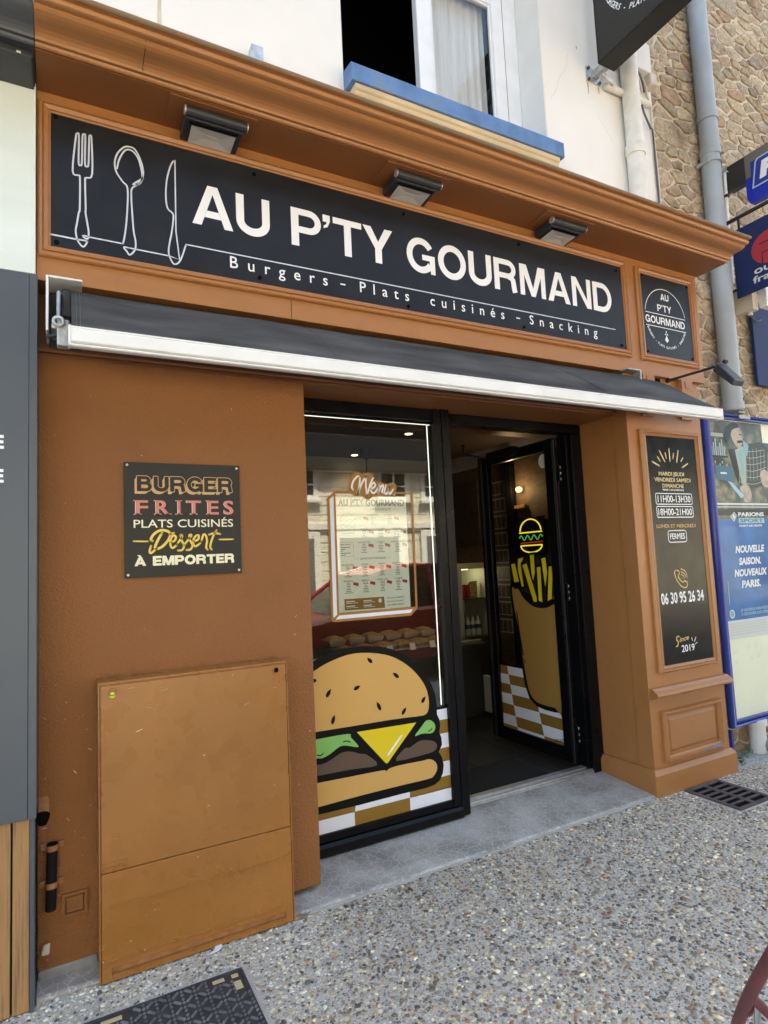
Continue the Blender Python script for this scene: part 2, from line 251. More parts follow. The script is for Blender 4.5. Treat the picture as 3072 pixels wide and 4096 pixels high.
# ------------------------------------------------------------------ building helpers
class MB:
    """collects shapes; build() links them as one mesh object"""
    def __init__(s): s.v = []; s.f = []; s.m = []; s.sm = []
    def add(s, v, f, m=0, smooth=False):
        o = len(s.v); s.v += [tuple(p) for p in v]; s.f += [tuple(i + o for i in q) for q in f]; s.m += [m] * len(f); s.sm += [smooth] * len(f); return s
    def box(s, x0, x1, y0, y1, z0, z1, m=0):
        v = [(x0, y0, z0), (x1, y0, z0), (x1, y1, z0), (x0, y1, z0), (x0, y0, z1), (x1, y0, z1), (x1, y1, z1), (x0, y1, z1)]
        return s.add(v, [(0, 3, 2, 1), (4, 5, 6, 7), (0, 1, 5, 4), (1, 2, 6, 5), (2, 3, 7, 6), (3, 0, 4, 7)], m)
    def hexa(s, v, m=0): return s.add(v, [(0, 3, 2, 1), (4, 5, 6, 7), (0, 1, 5, 4), (1, 2, 6, 5), (2, 3, 7, 6), (3, 0, 4, 7)], m)
    def prism(s, poly, axis, a, b, m=0, smooth=False):
        """poly in the two other axes (order x<y<z), extruded along axis from a to b"""
        def P(q, t):
            return (t, q[0], q[1]) if axis == 'x' else ((q[0], t, q[1]) if axis == 'y' else (q[0], q[1], t))
        n = len(poly); v = [P(q, a) for q in poly] + [P(q, b) for q in poly]
        s.add(v, [(i, (i + 1) % n, n + (i + 1) % n, n + i) for i in range(n)], m, smooth)
        t = tessellate_polygon([[Vector((q[0], q[1], 0)) for q in poly]])
        s.add(v, [tuple(x) for x in t] + [tuple(n + i for i in reversed(x)) for x in t], m); return s
    def tube(s, pts, r, seg=12, m=0, cap=True, closed=False):
        pts = [Vector(p) for p in pts]; rings = []; n = len(pts); prev = None
        for i, p in enumerate(pts):
            if closed: d = (pts[(i + 1) % n] - pts[i - 1]).normalized()
            else: d = (pts[min(i + 1, n - 1)] - pts[max(i - 1, 0)]).normalized()
            if prev is None: a = d.orthogonal().normalized()
            else: a = (prev - d * prev.dot(d)).normalized()
            prev = a; b = d.cross(a); rr = r[i] if isinstance(r, (list, tuple)) else r
            rings.append([p + (a * math.cos(2 * math.pi * k / seg) + b * math.sin(2 * math.pi * k / seg)) * rr for k in range(seg)])
        v = [q for g in rings for q in g]; f = []
        for i in range(n if closed else n - 1):
            j = (i + 1) % n
            for k in range(seg): f.append((i * seg + k, i * seg + (k + 1) % seg, j * seg + (k + 1) % seg, j * seg + k))
        s.add(v, f, m, True)
        if cap and not closed: s.add(rings[0], [tuple(reversed(range(seg)))], m); s.add(rings[-1], [tuple(range(seg))], m)
        return s
    def lathe(s, prof, c, seg=20, m=0):
        """prof: (radius, z) pairs round a vertical axis at c"""
        v = []; f = []
        for r, z in prof: v += [(c[0] + r * math.cos(2 * math.pi * k / seg), c[1] + r * math.sin(2 * math.pi * k / seg), c[2] + z) for k in range(seg)]
        for i in range(len(prof) - 1):
            for k in range(seg): f.append((i * seg + k, i * seg + (k + 1) % seg, (i + 1) * seg + (k + 1) % seg, (i + 1) * seg + k))
        s.add(v, f, m, True); s.add(v[:seg], [tuple(reversed(range(seg)))], m); s.add(v[-seg:], [tuple(range(seg))], m); return s
    def build(s, name, mats, parent=None, bevel=0.0, seg=2):
        me = bpy.data.meshes.new(name); me.from_pydata(s.v, [], s.f)
        for x in ([mats] if isinstance(mats, str) else mats): me.materials.append(MATS[x])
        me.polygons.foreach_set('material_index', s.m); me.polygons.foreach_set('use_smooth', s.sm); me.update()
        o = bpy.data.objects.new(name, me); COL.objects.link(o)
        if bevel:
            b = o.modifiers.new('bevel', 'BEVEL'); b.width = bevel; b.segments = seg; b.limit_method = 'ANGLE'; b.angle_limit = R(40)
        if parent: adopt(o, parent)
        return o
def adopt(o, parent):
    o.parent = parent
    o.matrix_parent_inverse = Matrix.Identity(4) if parent.parent else Matrix.Translation(-parent.location)
def part(name, parent):
    o = bpy.data.objects.new(name, None); COL.objects.link(o); o.empty_display_size = .1; adopt(o, parent); return o
def tag(o, label, cat, group=None, kind=None):
    if label: o['label'] = label
    if cat: o['category'] = cat
    if group: o['group'] = group
    if kind: o['kind'] = kind
    return o
def thing(name, loc, label, cat, group=None):
    o = bpy.data.objects.new(name, None); COL.objects.link(o); o.location = loc; o.empty_display_size = .1; return tag(o, label, cat, group)
def struct(o): o['kind'] = 'structure'; return o
def copy_tree(o, loc, label):
    r = o.copy(); COL.objects.link(r); r.location = loc; r['label'] = label
    def kids(a, b):
        for ch in [x for x in COL.objects if x.parent == a]:
            c = ch.copy(); COL.objects.link(c); c.parent = b; c.matrix_parent_inverse = ch.matrix_parent_inverse.copy(); kids(ch, c)
    kids(o, r); return r

# flat print: polygons, ribbons and lettering laid on a plane
def FY(y): return lambda u, v, n: (u, y - n, v)          # plane facing the street; u = x, v = z
def FX(x): return lambda u, v, n: (x - n, u, v)          # plane facing -x; u = y, v = z
def smooth(p, k=5, closed=False):
    n = len(p); o = []
    g = (lambda i: p[i % n]) if closed else (lambda i: p[max(0, min(n - 1, i))])
    for i in range(n if closed else n - 1):
        a, b, c, d = g(i - 1), g(i), g(i + 1), g(i + 2)
        for j in range(k):
            t = j / k
            o.append(tuple(.5 * (2 * b[q] + (c[q] - a[q]) * t + (2 * a[q] - 5 * b[q] + 4 * c[q] - d[q]) * t * t + (3 * b[q] - a[q] - 3 * c[q] + d[q]) * t ** 3) for q in (0, 1)))
    if not closed: o.append(tuple(p[-1]))
    return o
class Art:
    STEP = .0006
    def __init__(s, fr): s.fr = fr; s.mb = MB(); s.names = []
    def mi(s, m):
        if m not in s.names: s.names.append(m)
        return s.names.index(m)
    def poly(s, p, m, l=1):
        t = tessellate_polygon([[Vector((q[0], q[1], 0)) for q in p]])
        s.mb.add([s.fr(q[0], q[1], l * s.STEP) for q in p], [tuple(x) for x in t], s.mi(m)); return s
    def rect(s, a, b, c, d, m, l=1): return s.poly([(a, c), (b, c), (b, d), (a, d)], m, l)
    def disc(s, c, rx, ry, m, l=1, rot=0, n=18):
        return s.poly([(c[0] + rx * math.cos(t) * math.cos(rot) - ry * math.sin(t) * math.sin(rot), c[1] + rx * math.cos(t) * math.sin(rot) + ry * math.sin(t) * math.cos(rot)) for t in (2 * math.pi * k / n for k in range(n))], m, l)
    def line(s, p, w, m, l=1, closed=False, caps=True):
        n = len(p); A = []; B = []
        for i in range(n):
            a = p[i - 1] if (i or closed) else p[i]; c = p[(i + 1) % n] if (i < n - 1 or closed) else p[i]
            d = Vector((c[0] - a[0], c[1] - a[1])); d = d.normalized() if d.length > 1e-9 else Vector((1, 0)); nx, ny = -d.y * w / 2, d.x * w / 2
            A.append((p[i][0] + nx, p[i][1] + ny)); B.append((p[i][0] - nx, p[i][1] - ny))
        v = [s.fr(q[0], q[1], l * s.STEP) for q in A + B]
        s.mb.add(v, [(i, (i + 1) % n, n + (i + 1) % n, n + i) for i in range(n if closed else n - 1)], s.mi(m))
        if caps and not closed:
            for q in (p[0], p[-1]): s.disc(q, w / 2, w / 2, m, l, n=10)
        return s
    def build(s, name, parent): return s.mb.build(name, s.names, parent)
TXT = {}
def glyphs(body, bold=0.0, space=1.0):
    key = (body, bold, space)
    if key in TXT: return TXT[key]
    cu = bpy.data.curves.new('t', 'FONT'); cu.body = body; cu.offset = bold; cu.space_character = space; cu.resolution_u = 3; cu.fill_mode = 'FRONT'
    o = bpy.data.objects.new('t', cu); COL.objects.link(o); dg = bpy.context.evaluated_depsgraph_get(); dg.update()
    me = bpy.data.meshes.new_from_object(o.evaluated_get(dg))
    v = [(p.co.x, p.co.y) for p in me.vertices]; f = [tuple(q.vertices) for q in me.polygons]
    bpy.data.objects.remove(o); bpy.data.curves.remove(cu); bpy.data.meshes.remove(me)
    TXT[key] = (v, f); return v, f
def text(body, fr, u0, u1, v0, v1, m, parent=None, bold=0.0, shear=0.0, spaced=False, layer=2, ref='H', name='lettering', art=None, slope=0.0):
    """lettering fitted between u0 and u1 with the height of ref running from v0 to v1"""
    rv, _ = glyphs(ref, bold); h0 = min(p[1] for p in rv); h1 = max(p[1] for p in rv); sv = (v1 - v0) / (h1 - h0); sp = 1.0
    if spaced:
        def wid(k): q, _ = glyphs(body, bold, k); return max(p[0] for p in q) - min(p[0] for p in q)
        w1, w2 = wid(1.0), wid(2.0); sp = 1 + (abs(u1 - u0) / sv / .96 - w1) / (w2 - w1)
    v, f = glyphs(body, bold, round(sp, 3)); xs = [p[0] for p in v]; x0, x1 = min(xs), max(xs); su = (u1 - u0) / (x1 - x0)
    q = [(u0 + (p[0] - x0) * su + shear * (p[1] - h0) * sv * (1 if su > 0 else -1), v0 + (p[1] - h0) * sv + slope * (p[0] - x0) / (x1 - x0)) for p in v]
    if art is not None: art.mb.add([fr(a, b, layer * Art.STEP) for a, b in q], f, art.mi(m)); return
    return MB().add([fr(a, b, layer * Art.STEP) for a, b in q], f).build(name, m, parent)
def _arc(cx, cy, rx, ry, a0, a1, n=18): return [(cx + rx * math.cos(R(a0 + (a1 - a0) * k / n)), cy + ry * math.sin(R(a0 + (a1 - a0) * k / n))) for k in range(n + 1)]
GROT = {  # bold grotesque capitals, cap height 1: (width, polygons, (path, stroke) ribbons)
 'A': (.98, [[(0, 0), (.215, 0), (.49, .80), (.49, 1), (.37, 1)], [(.98, 0), (.765, 0), (.49, .80), (.49, 1), (.61, 1)], [(.29, .21), (.69, .21), (.63, .38), (.35, .38)]], []),
 'U': (.86, [], [([(.1, 1), (.1, .7)] + _arc(.43, .36, .33, .27, 180, 360) + [(.76, .7), (.76, 1)], .2)]),
 'P': (.82, [[(0, 0), (.2, 0), (.2, 1), (0, 1)]], [([(.15, .915), (.3, .915)] + _arc(.48, .68, .24, .235, 90, -90) + [(.3, .445), (.15, .445)], .17)]),
 '’': (.2, [[(0, 1), (.2, 1), (.2, .84), (.13, .68), (.02, .63), (.02, .70), (.09, .75), (.105, .81), (0, .81)]], []),
 'T': (.82, [[(0, .83), (.82, .83), (.82, 1), (0, 1)], [(.31, 0), (.51, 0), (.51, .9), (.31, .9)]], []),
 'Y': (.90, [[(0, 1), (.24, 1), (.45, .60), (.66, 1), (.90, 1), (.55, .40), (.55, 0), (.35, 0), (.35, .40)]], []),
 'G': (.96, [[(.52, .38), (.95, .38), (.95, .54), (.52, .54)], [(.80, 0), (.95, 0), (.95, .45), (.77, .45), (.77, .2)]], [(_arc(.48, .5, .38, .42, 33, 325, 30), .19)]),
 'O': (1.0, [], [(_arc(.5, .5, .40, .42, 0, 360, 36), .195)]),
 'R': (.92, [[(0, 0), (.2, 0), (.2, 1), (0, 1)]], [([(.15, .915), (.3, .915)] + _arc(.54, .70, .235, .215, 90, -90) + [(.3, .485), (.15, .485)], .17), ([(.56, .48), (.66, .45), (.735, .38), (.755, .25), (.77, .10), (.80, .0)], .195)]),
 'M': (1.06, [[(0, 0), (.185, 0), (.185, 1), (0, 1)], [(.875, 0), (1.06, 0), (1.06, 1), (.875, 1)], [(.05, 1), (.285, 1), (.615, 0), (.445, 0)], [(.775, 1), (1.01, 1), (.615, 0), (.445, 0)]], []),
 'N': (.87, [[(0, 0), (.19, 0), (.19, 1), (0, 1)], [(.68, 0), (.87, 0), (.87, 1), (.68, 1)], [(.02, 1), (.21, 1), (.85, 0), (.66, 0)]], []),
 'B': (.86, [[(0, 0), (.2, 0), (.2, 1), (0, 1)]], [([(.15, .92), (.3, .92)] + _arc(.46, .735, .21, .185, 90, -90) + [(.3, .55), (.15, .55)], .17), ([(.15, .545), (.3, .545)] + _arc(.50, .315, .245, .23, 90, -90) + [(.3, .085), (.15, .085)], .17)]),
 'E': (.76, [[(0, 0), (.2, 0), (.2, 1), (0, 1)], [(.1, 0), (.76, 0), (.76, .175), (.1, .175)], [(.1, .825), (.74, .825), (.74, 1), (.1, 1)], [(.1, .42), (.68, .42), (.68, .58), (.1, .58)]], []),
 'S': (.82, [], [([(.70, .72), (.66, .83), (.55, .905), (.40, .92), (.24, .89), (.14, .80), (.14, .69), (.23, .60), (.40, .545), (.58, .49), (.70, .40), (.71, .25), (.60, .12), (.42, .08), (.25, .10), (.13, .19), (.10, .32)], .185)]),
 'D': (.90, [[(0, 0), (.2, 0), (.2, 1), (0, 1)]], [([(.15, .915), (.3, .915)] + _arc(.42, .5, .38, .415, 90, -90, 24) + [(.3, .085), (.15, .085)], .18)])}
def grot(body, fr, u0, u1, v0, v1, m, art, layer=1, gap=.10):
    W = sum(GROT[c][0] for c in body) + gap * (len(body) - 1); kern = {('A', 'U'): -.02, ('P', '’'): -.06, ('’', 'T'): -.02, ('T', 'Y'): -.06}
    W += sum(kern.get(p, 0) for p in zip(body, body[1:])); su, sv = (u1 - u0) / W, v1 - v0; x = 0; L_ = layer
    for i, ch in enumerate(body):
        w, polys, rib = GROT[ch]; Q = lambda p: (u0 + (x + p[0]) * su, v0 + p[1] * sv)
        for p in polys: art.poly([Q(q) for q in p], m, L_); L_ += .07
        for p, st in rib:                       # ribbons are widened in letter units, then scaled
            n = len(p); A = []; B = []
            for k in range(n):
                a, c = p[max(k - 1, 0)], p[min(k + 1, n - 1)]
                if ch == 'O': a, c = (p[k - 1] if k else p[n - 2]), (p[k + 1] if k < n - 1 else p[1])
                d = Vector((c[0] - a[0], c[1] - a[1])).normalized(); A.append((p[k][0] - d.y * st / 2, p[k][1] + d.x * st / 2)); B.append((p[k][0] + d.y * st / 2, p[k][1] - d.x * st / 2))
            v = [fr(*Q(q), L_ * Art.STEP) for q in A + B]; art.mb.add(v, [(k, k + 1, n + k + 1, n + k) for k in range(n - 1)], art.mi(m)); L_ += .07
        x += w + gap + (kern.get((ch, body[i + 1]), 0) if i < len(body) - 1 else 0)
def arc_text(body, fr, c, rad, a0, a1, h, m, art, layer=2, mirror=1):
    """letters standing on the lower arc of a circle, tops towards its centre"""
    n = len(body)
    for i, ch in enumerate(body):
        if ch == ' ': continue
        v, f = glyphs(ch, .015); rv, _ = glyphs('H', .015); H = max(p[1] for p in rv); s_ = h / H; xm = (max(p[0] for p in v) + min(p[0] for p in v)) / 2
        a = a0 + (a1 - a0) * i / (n - 1); t = a + math.pi / 2
        q = []
        for p in v:
            x, y = (p[0] - xm) * s_, p[1] * s_
            q.append((c[0] + mirror * (rad * math.cos(a) + x * math.cos(t) - y * math.sin(t)), c[1] + rad * math.sin(a) + x * math.sin(t) + y * math.cos(t)))
        art.mb.add([fr(u, w, layer * Art.STEP) for u, w in q], f, art.mi(m))
def moulding(mb, o, i, y, prof, m=0):
    """rectangular frame moulding on the wall plane y; o,i = (x0,x1,z0,z1); prof = (share from outer to inner, height proud)"""
    def ring(t, h):
        a = [o[k] + (i[k] - o[k]) * t for k in range(4)]; return [(a[0], y - h, a[2]), (a[1], y - h, a[2]), (a[1], y - h, a[3]), (a[0], y - h, a[3])]
    rs = [ring(t, h) for t, h in prof]; v = [p for r_ in rs for p in r_]; f = []
    for j in range(len(rs) - 1):
        for k in range(4): f.append((j * 4 + k, j * 4 + (k + 1) % 4, (j + 1) * 4 + (k + 1) % 4, (j + 1) * 4 + k))
    mb.add(v, f, m)
# outlines of the printed artwork, in metres on each print's own plane
D = dict(
 fork=[(-0.042,3.051),(0.058,3.05),(0.098,3.052),(0.094,3.039),(0.082,3.022),(0.068,3.033),(0.058,3.053),(0.053,3.088),(0.058,3.122),(0.065,3.172),(0.069,3.192),(0.07,3.329),(0.064,3.341),(0.042,3.355),(0.055,3.514),(0.06,3.53),(0.067,3.525),(0.065,3.402),(0.072,3.389),(0.078,3.406),(0.081,3.524),(0.087,3.535),(0.092,3.528),(0.09,3.404),(0.097,3.391),(0.104,3.407),(0.107,3.526),(0.111,3.535),(0.116,3.527),(0.118,3.362),(0.095,3.338),(0.09,3.324),(0.092,3.198),(0.091,3.179),(0.098,3.131),(0.103,3.092),(0.099,3.061),(0.08,3.069),(0.087,3.073),(0.101,3.071),(0.24,3.07)],
 spoon=[(0.24,3.07),(0.25,3.129),(0.258,3.219),(0.261,3.332),(0.241,3.36),(0.215,3.399),(0.209,3.443),(0.221,3.488),(0.245,3.522),(0.265,3.533),(0.293,3.528),(0.316,3.485),(0.328,3.431),(0.321,3.392),(0.299,3.359),(0.279,3.337),(0.276,3.298),(0.279,3.224),(0.284,3.141),(0.292,3.088),(0.288,3.051),(0.267,3.024),(0.255,3.038),(0.243,3.055),(0.264,3.056),(0.436,3.054)],
 spoon2=[(0.218,3.415),(0.227,3.459),(0.246,3.502),(0.265,3.519),(0.289,3.513),(0.309,3.483),(0.321,3.431),(0.323,3.4)],
 spoon3=[(0.327,3.399),(0.309,3.383),(0.283,3.357),(0.309,3.366),(0.324,3.392)],
 knife=[(0.436,3.054),(0.48,3.045),(0.466,3.178),(0.467,3.527),(0.461,3.522),(0.446,3.489),(0.429,3.416),(0.424,3.336),(0.431,3.282),(0.453,3.262),(0.455,3.232),(0.446,3.162),(0.439,3.127),(0.432,3.071),(0.443,3.035),(0.459,3.019),(0.484,3.044),(0.51,3.125)],
 b_sil=[(1.158,1.059),(1.224,1.084),(1.298,1.114),(1.392,1.135),(1.494,1.138),(1.572,1.132),(1.652,1.119),(1.719,1.1),(1.786,1.069),(1.847,1.029),(1.908,0.974),(1.955,0.914),(1.988,0.855),(2.01,0.791),(2.017,0.729),(2.015,0.675),(2.03,0.643),(2.035,0.606),(2.025,0.565),(2.038,0.533),(2.04,0.49),(2.014,0.453),(2.034,0.419),(2.045,0.369),(2.035,0.323),(2.011,0.286),(1.973,0.268),(1.915,0.262),(1.741,0.264),(1.478,0.262),(1.221,0.266),(1.129,0.269)],
 b_bun=[(1.156,1.004),(1.222,1.028),(1.296,1.061),(1.39,1.088),(1.466,1.099),(1.544,1.096),(1.623,1.084),(1.703,1.062),(1.77,1.029),(1.831,0.986),(1.884,0.935),(1.924,0.882),(1.95,0.83),(1.961,0.774),(1.96,0.732),(1.951,0.703),(1.934,0.688),(1.898,0.684),(1.765,0.691),(1.63,0.695),(1.435,0.698),(1.221,0.703),(1.145,0.704)],
 b_lettl=[(1.143,0.663),(1.222,0.663),(1.418,0.66),(1.436,0.637),(1.482,0.578),(1.418,0.595),(1.381,0.602),(1.35,0.594),(1.306,0.571),(1.263,0.558),(1.233,0.561),(1.14,0.577)],
 b_lettr=[(1.935,0.65),(1.968,0.647),(1.992,0.625),(1.998,0.6),(1.985,0.578),(1.963,0.571),(1.927,0.577),(1.892,0.579),(1.852,0.575),(1.901,0.621)],
 b_cheese=[(1.473,0.661),(1.866,0.651),(1.661,0.454),(1.65,0.455)],
 b_pattl=[(1.139,0.538),(1.22,0.529),(1.268,0.527),(1.317,0.542),(1.367,0.563),(1.404,0.566),(1.442,0.558),(1.491,0.537),(1.529,0.526),(1.594,0.456),(1.425,0.464),(1.221,0.469),(1.136,0.473)],
 b_pattr=[(1.718,0.455),(1.779,0.516),(1.81,0.513),(1.861,0.534),(1.904,0.541),(1.968,0.527),(1.999,0.506),(2.001,0.482),(1.982,0.465),(1.927,0.457)],
 b_bbun=[(1.135,0.436),(1.221,0.432),(1.423,0.426),(1.629,0.42),(1.648,0.409),(1.676,0.423),(1.75,0.427),(1.889,0.423),(1.94,0.424),(1.975,0.409),(1.995,0.382),(1.993,0.349),(1.969,0.321),(1.933,0.311),(1.744,0.312),(1.481,0.311),(1.219,0.305),(1.13,0.305)],
 b_glint=[(1.663,0.497),(1.761,0.593)],
 b_grid=[(2.095,0.701),(2.095,0.637),(2.093,0.556),(2.093,0.47),(2.094,0.39),(2.092,0.303),(2.092,0.225),(2.09,0.148),(1.803,0.265),(1.798,0.232),(1.792,0.153),(1.448,0.265),(1.443,0.229),(1.424,0.155),(1.219,0.231),(1.22,0.158)],
 b_seeds=[(1.574,1.05),(1.742,0.944),(1.486,0.906),(1.31,0.9),(1.62,0.783),(1.786,0.73),(1.924,0.776),(1.332,0.752),(1.231,0.979)],
 b_seedt=[(1.557,1.067),(1.721,0.962),(1.509,0.915),(1.326,0.923),(1.607,0.811),(1.803,0.751),(1.939,0.795),(1.341,0.779),(1.243,0.979)],
 b_m1=[(1.388,0.622),(1.41,0.623),(1.43,0.613)],
 b_m2=[(1.228,0.58),(1.249,0.573),(1.265,0.582)],
 b_m3=[(1.948,0.587),(1.964,0.59),(1.974,0.6)],
 m_outer=[(1.347,1.99),(1.398,2.039),(1.915,2.037),(1.923,2.027),(1.917,1.339),(1.916,1.325),(1.868,1.283),(1.366,1.287),(1.349,1.292),(1.344,1.304)],
 m_inner=[(1.4,2.024),(1.909,2.025),(1.902,1.335),(1.395,1.337)],
 m_wl=[(1.362,1.988),(1.387,2.009),(1.381,1.327),(1.358,1.311)],
 m_wb=[(1.394,1.322),(1.882,1.32),(1.864,1.3),(1.372,1.301)],
 m_paper=[(1.402,2.009),(1.876,2.007),(1.873,1.335),(1.398,1.335)],
 m_title=[(1.417,1.951),(1.419,1.993),(1.862,1.951),(1.864,1.995)],
 m_nos=[(1.629,1.924),(1.769,1.94)],
 m_bub=[(1.501,2.071),(1.519,2.128),(1.556,2.142),(1.586,2.132),(1.624,2.14),(1.65,2.127),(1.659,2.1),(1.696,2.094),(1.739,2.085),(1.773,2.093),(1.796,2.077),(1.792,2.048),(1.747,2.018),(1.703,2.022),(1.649,2.017),(1.617,2.002),(1.596,2.006),(1.581,2.021),(1.534,2.02),(1.504,2.043)],
 m_M=[(1.529,2.067),(1.515,2.05),(1.505,2.057),(1.514,2.09),(1.531,2.114),(1.55,2.126),(1.566,2.124),(1.556,2.086),(1.539,2.02),(1.551,2.039),(1.579,2.096),(1.602,2.125),(1.607,2.116),(1.599,2.068),(1.602,2.021),(1.615,2.011),(1.643,2.102),(1.652,2.117)],
 m_e=[(1.627,2.054),(1.649,2.06),(1.663,2.077),(1.653,2.091),(1.639,2.079),(1.63,2.05),(1.642,2.028),(1.661,2.036),(1.684,2.065)],
 m_n=[(1.69,2.082),(1.679,2.027),(1.695,2.06),(1.712,2.078),(1.717,2.07),(1.707,2.037),(1.717,2.029)],
 m_u=[(1.736,2.078),(1.724,2.046),(1.728,2.025),(1.748,2.037),(1.763,2.076),(1.753,2.037),(1.761,2.025),(1.787,2.057)],
 m_brown=[(1.433,1.411),(1.693,1.409),(1.697,1.342),(1.435,1.347)],
 m_inc=[(1.547,1.633),(1.717,1.643)],
 m_l2=[(1.425,1.603),(1.505,1.609)],
 m_l3=[(1.435,1.51),(1.493,1.516)],
 m_l1h=[(1.534,1.731),(1.612,1.738)],
 f_bag=[(1.154,1.346),(1.128,1.362),(1.082,1.367),(1.052,1.348),(1.014,1.296),(0.941,1.246),(0.868,1.223),(0.777,1.224),(0.704,1.248),(0.664,1.268),(0.667,0.483),(0.746,0.462),(0.851,0.461),(0.942,0.47),(1.003,0.51),(1.035,0.581),(1.066,0.757),(1.101,1.016),(1.142,1.212)],
 f_f1=[(1.151,1.548),(1.103,1.554),(1.067,1.407),(1.124,1.4)],
 f_f2=[(1.061,1.589),(0.994,1.601),(1.033,1.546),(1.011,1.368),(1.036,1.368),(1.069,1.507)],
 f_f3=[(1.01,1.539),(0.96,1.551),(0.856,1.249),(0.907,1.25)],
 f_f4=[(0.915,1.615),(0.867,1.62),(0.87,1.479),(0.896,1.414),(0.909,1.479)],
 f_f5=[(0.843,1.519),(0.802,1.523),(0.807,1.248),(0.846,1.262)],
 f_f6=[(0.787,1.586),(0.741,1.593),(0.731,1.478),(0.763,1.365)],
 f_f7=[(0.709,1.525),(0.663,1.524),(0.701,1.279),(0.747,1.259)],
 f_hl=[(1.111,1.16),(1.093,0.99),(1.064,0.823)],
 p_rays=[(3.66,2.23),(3.73,2.203),(3.718,2.267),(3.742,2.237),(3.744,2.312),(3.792,2.235),(3.804,2.298),(3.813,2.26),(3.849,2.332),(3.849,2.24),(3.894,2.299),(3.884,2.262),(3.947,2.32),(3.922,2.236),(3.994,2.27),(3.97,2.244),(4.044,2.23),(3.98,2.2)],
 p_t1=[(3.716,2.131),(3.991,2.163)],
 p_t2=[(3.664,2.09),(4.059,2.12)],
 p_t3=[(3.745,2.047),(3.977,2.075)],
 p_t4=[(3.742,2.023),(3.976,2.042)],
 p_b1=[(3.664,2.006),(4.056,1.93)],
 p_t5=[(3.683,1.942),(4.039,1.992)],
 p_b2=[(3.664,1.914),(4.057,1.835)],
 p_t6=[(3.676,1.853),(4.044,1.896)],
 p_t7=[(3.648,1.764),(4.071,1.786)],
 p_b3=[(3.761,1.742),(3.959,1.659)],
 p_t8=[(3.778,1.683),(3.941,1.72)],
 p_phone=[(3.815,1.462),(3.795,1.451),(3.804,1.409),(3.831,1.371),(3.869,1.342),(3.911,1.339),(3.922,1.372),(3.893,1.383),(3.874,1.375),(3.84,1.401),(3.829,1.425),(3.846,1.437),(3.838,1.458),(3.815,1.462)],
 p_w1=[(3.864,1.43),(3.884,1.42),(3.896,1.405)],
 p_w2=[(3.863,1.451),(3.896,1.434),(3.914,1.406)],
 p_w3=[(3.863,1.472),(3.912,1.449),(3.927,1.408)],
 p_num=[(3.627,1.235),(4.097,1.306)],
 p_num2=[(3.638,1.317),(4.086,1.23)],
 p_S=[(3.787,1.004),(3.764,1.006),(3.757,0.983),(3.771,0.97),(3.762,0.944),(3.744,0.94)],
 p_ince=[(3.79,0.956),(3.902,0.993)],
 p_y19=[(3.802,0.896),(3.941,0.935)],
 p_d1=[(3.919,0.985),(3.924,0.963)],
 p_d2=[(3.964,0.983),(3.945,0.955)],
 p_d3=[(3.974,0.946),(3.951,0.937)],
 w_corn=[(0.244,2.115),(0.764,2.114),(0.766,1.593),(0.245,1.594)],
 w_bg=[(0.283,1.964),(0.284,2.061),(0.731,2.065),(0.729,1.965)],
 w_fr=[(0.285,1.874),(0.285,1.944),(0.735,1.943),(0.733,1.873)],
 w_pl=[(0.282,1.818),(0.284,1.856),(0.73,1.853),(0.729,1.816)],
 w_em=[(0.283,1.644),(0.284,1.692),(0.733,1.689),(0.731,1.641)],
 w_d1=[(0.282,1.758),(0.342,1.754)],
 w_d2=[(0.661,1.756),(0.728,1.756)],
 w_D=[(0.402,1.791),(0.384,1.758),(0.372,1.726),(0.384,1.721),(0.407,1.733),(0.431,1.761),(0.439,1.786),(0.424,1.801),(0.396,1.804),(0.369,1.788),(0.355,1.765),(0.361,1.757)],
 w_D2=[(0.38,1.724),(0.356,1.702),(0.349,1.71),(0.355,1.734)],
 w_D3=[(0.439,1.786),(0.455,1.792)],
 w_e=[(0.443,1.749),(0.459,1.757),(0.463,1.773),(0.453,1.78),(0.441,1.763),(0.439,1.736),(0.448,1.722),(0.467,1.736)],
 w_s1=[(0.469,1.74),(0.491,1.773),(0.485,1.781),(0.489,1.756),(0.499,1.731),(0.49,1.712),(0.472,1.71)],
 w_s2=[(0.499,1.735),(0.532,1.776),(0.524,1.78),(0.525,1.759),(0.537,1.732),(0.527,1.713),(0.51,1.711)],
 w_e2=[(0.544,1.75),(0.562,1.758),(0.567,1.775),(0.557,1.778),(0.544,1.763),(0.541,1.738),(0.551,1.727),(0.572,1.741)],
 w_r=[(0.579,1.754),(0.588,1.781),(0.598,1.777),(0.604,1.753),(0.599,1.723),(0.605,1.71)],
 w_t=[(0.649,1.8),(0.632,1.77),(0.618,1.727),(0.624,1.71)],
 w_tb=[(0.615,1.781),(0.64,1.787),(0.666,1.782)],
 po_man_face=[(4.852,2.554),(4.954,2.6),(4.99,2.539),(4.99,2.46),(4.926,2.417),(4.881,2.454),(4.85,2.499)],
 po_cap=[(4.75,2.501),(4.781,2.581),(4.87,2.63),(4.945,2.623),(4.959,2.592),(4.866,2.567),(4.816,2.482),(4.768,2.456)],
 po_jacket=[(4.796,2.395),(4.873,2.407),(4.995,2.452),(5.142,2.468),(5.252,2.482),(5.347,2.405),(5.308,2.177),(5.16,2.094),(4.951,2.09),(4.871,2.15),(4.827,2.273)],
 po_box=[(4.594,2.268),(4.812,2.257),(4.843,2.13),(4.607,2.152)],
 po_scarf=[(5.008,2.488),(5.073,2.448),(5.044,2.352),(4.989,2.373)],
 po_counterT=[(4.557,1.978),(5.274,1.976)],
 po_counterB=[(4.553,1.83),(5.248,1.825)],
 po_logo=[(4.731,1.851),(4.789,1.889),(4.819,1.858),(4.777,1.809)],
 po_pa=[(4.831,1.854),(5.186,1.888)],
 po_spb=[(4.834,1.793),(5.178,1.837)],
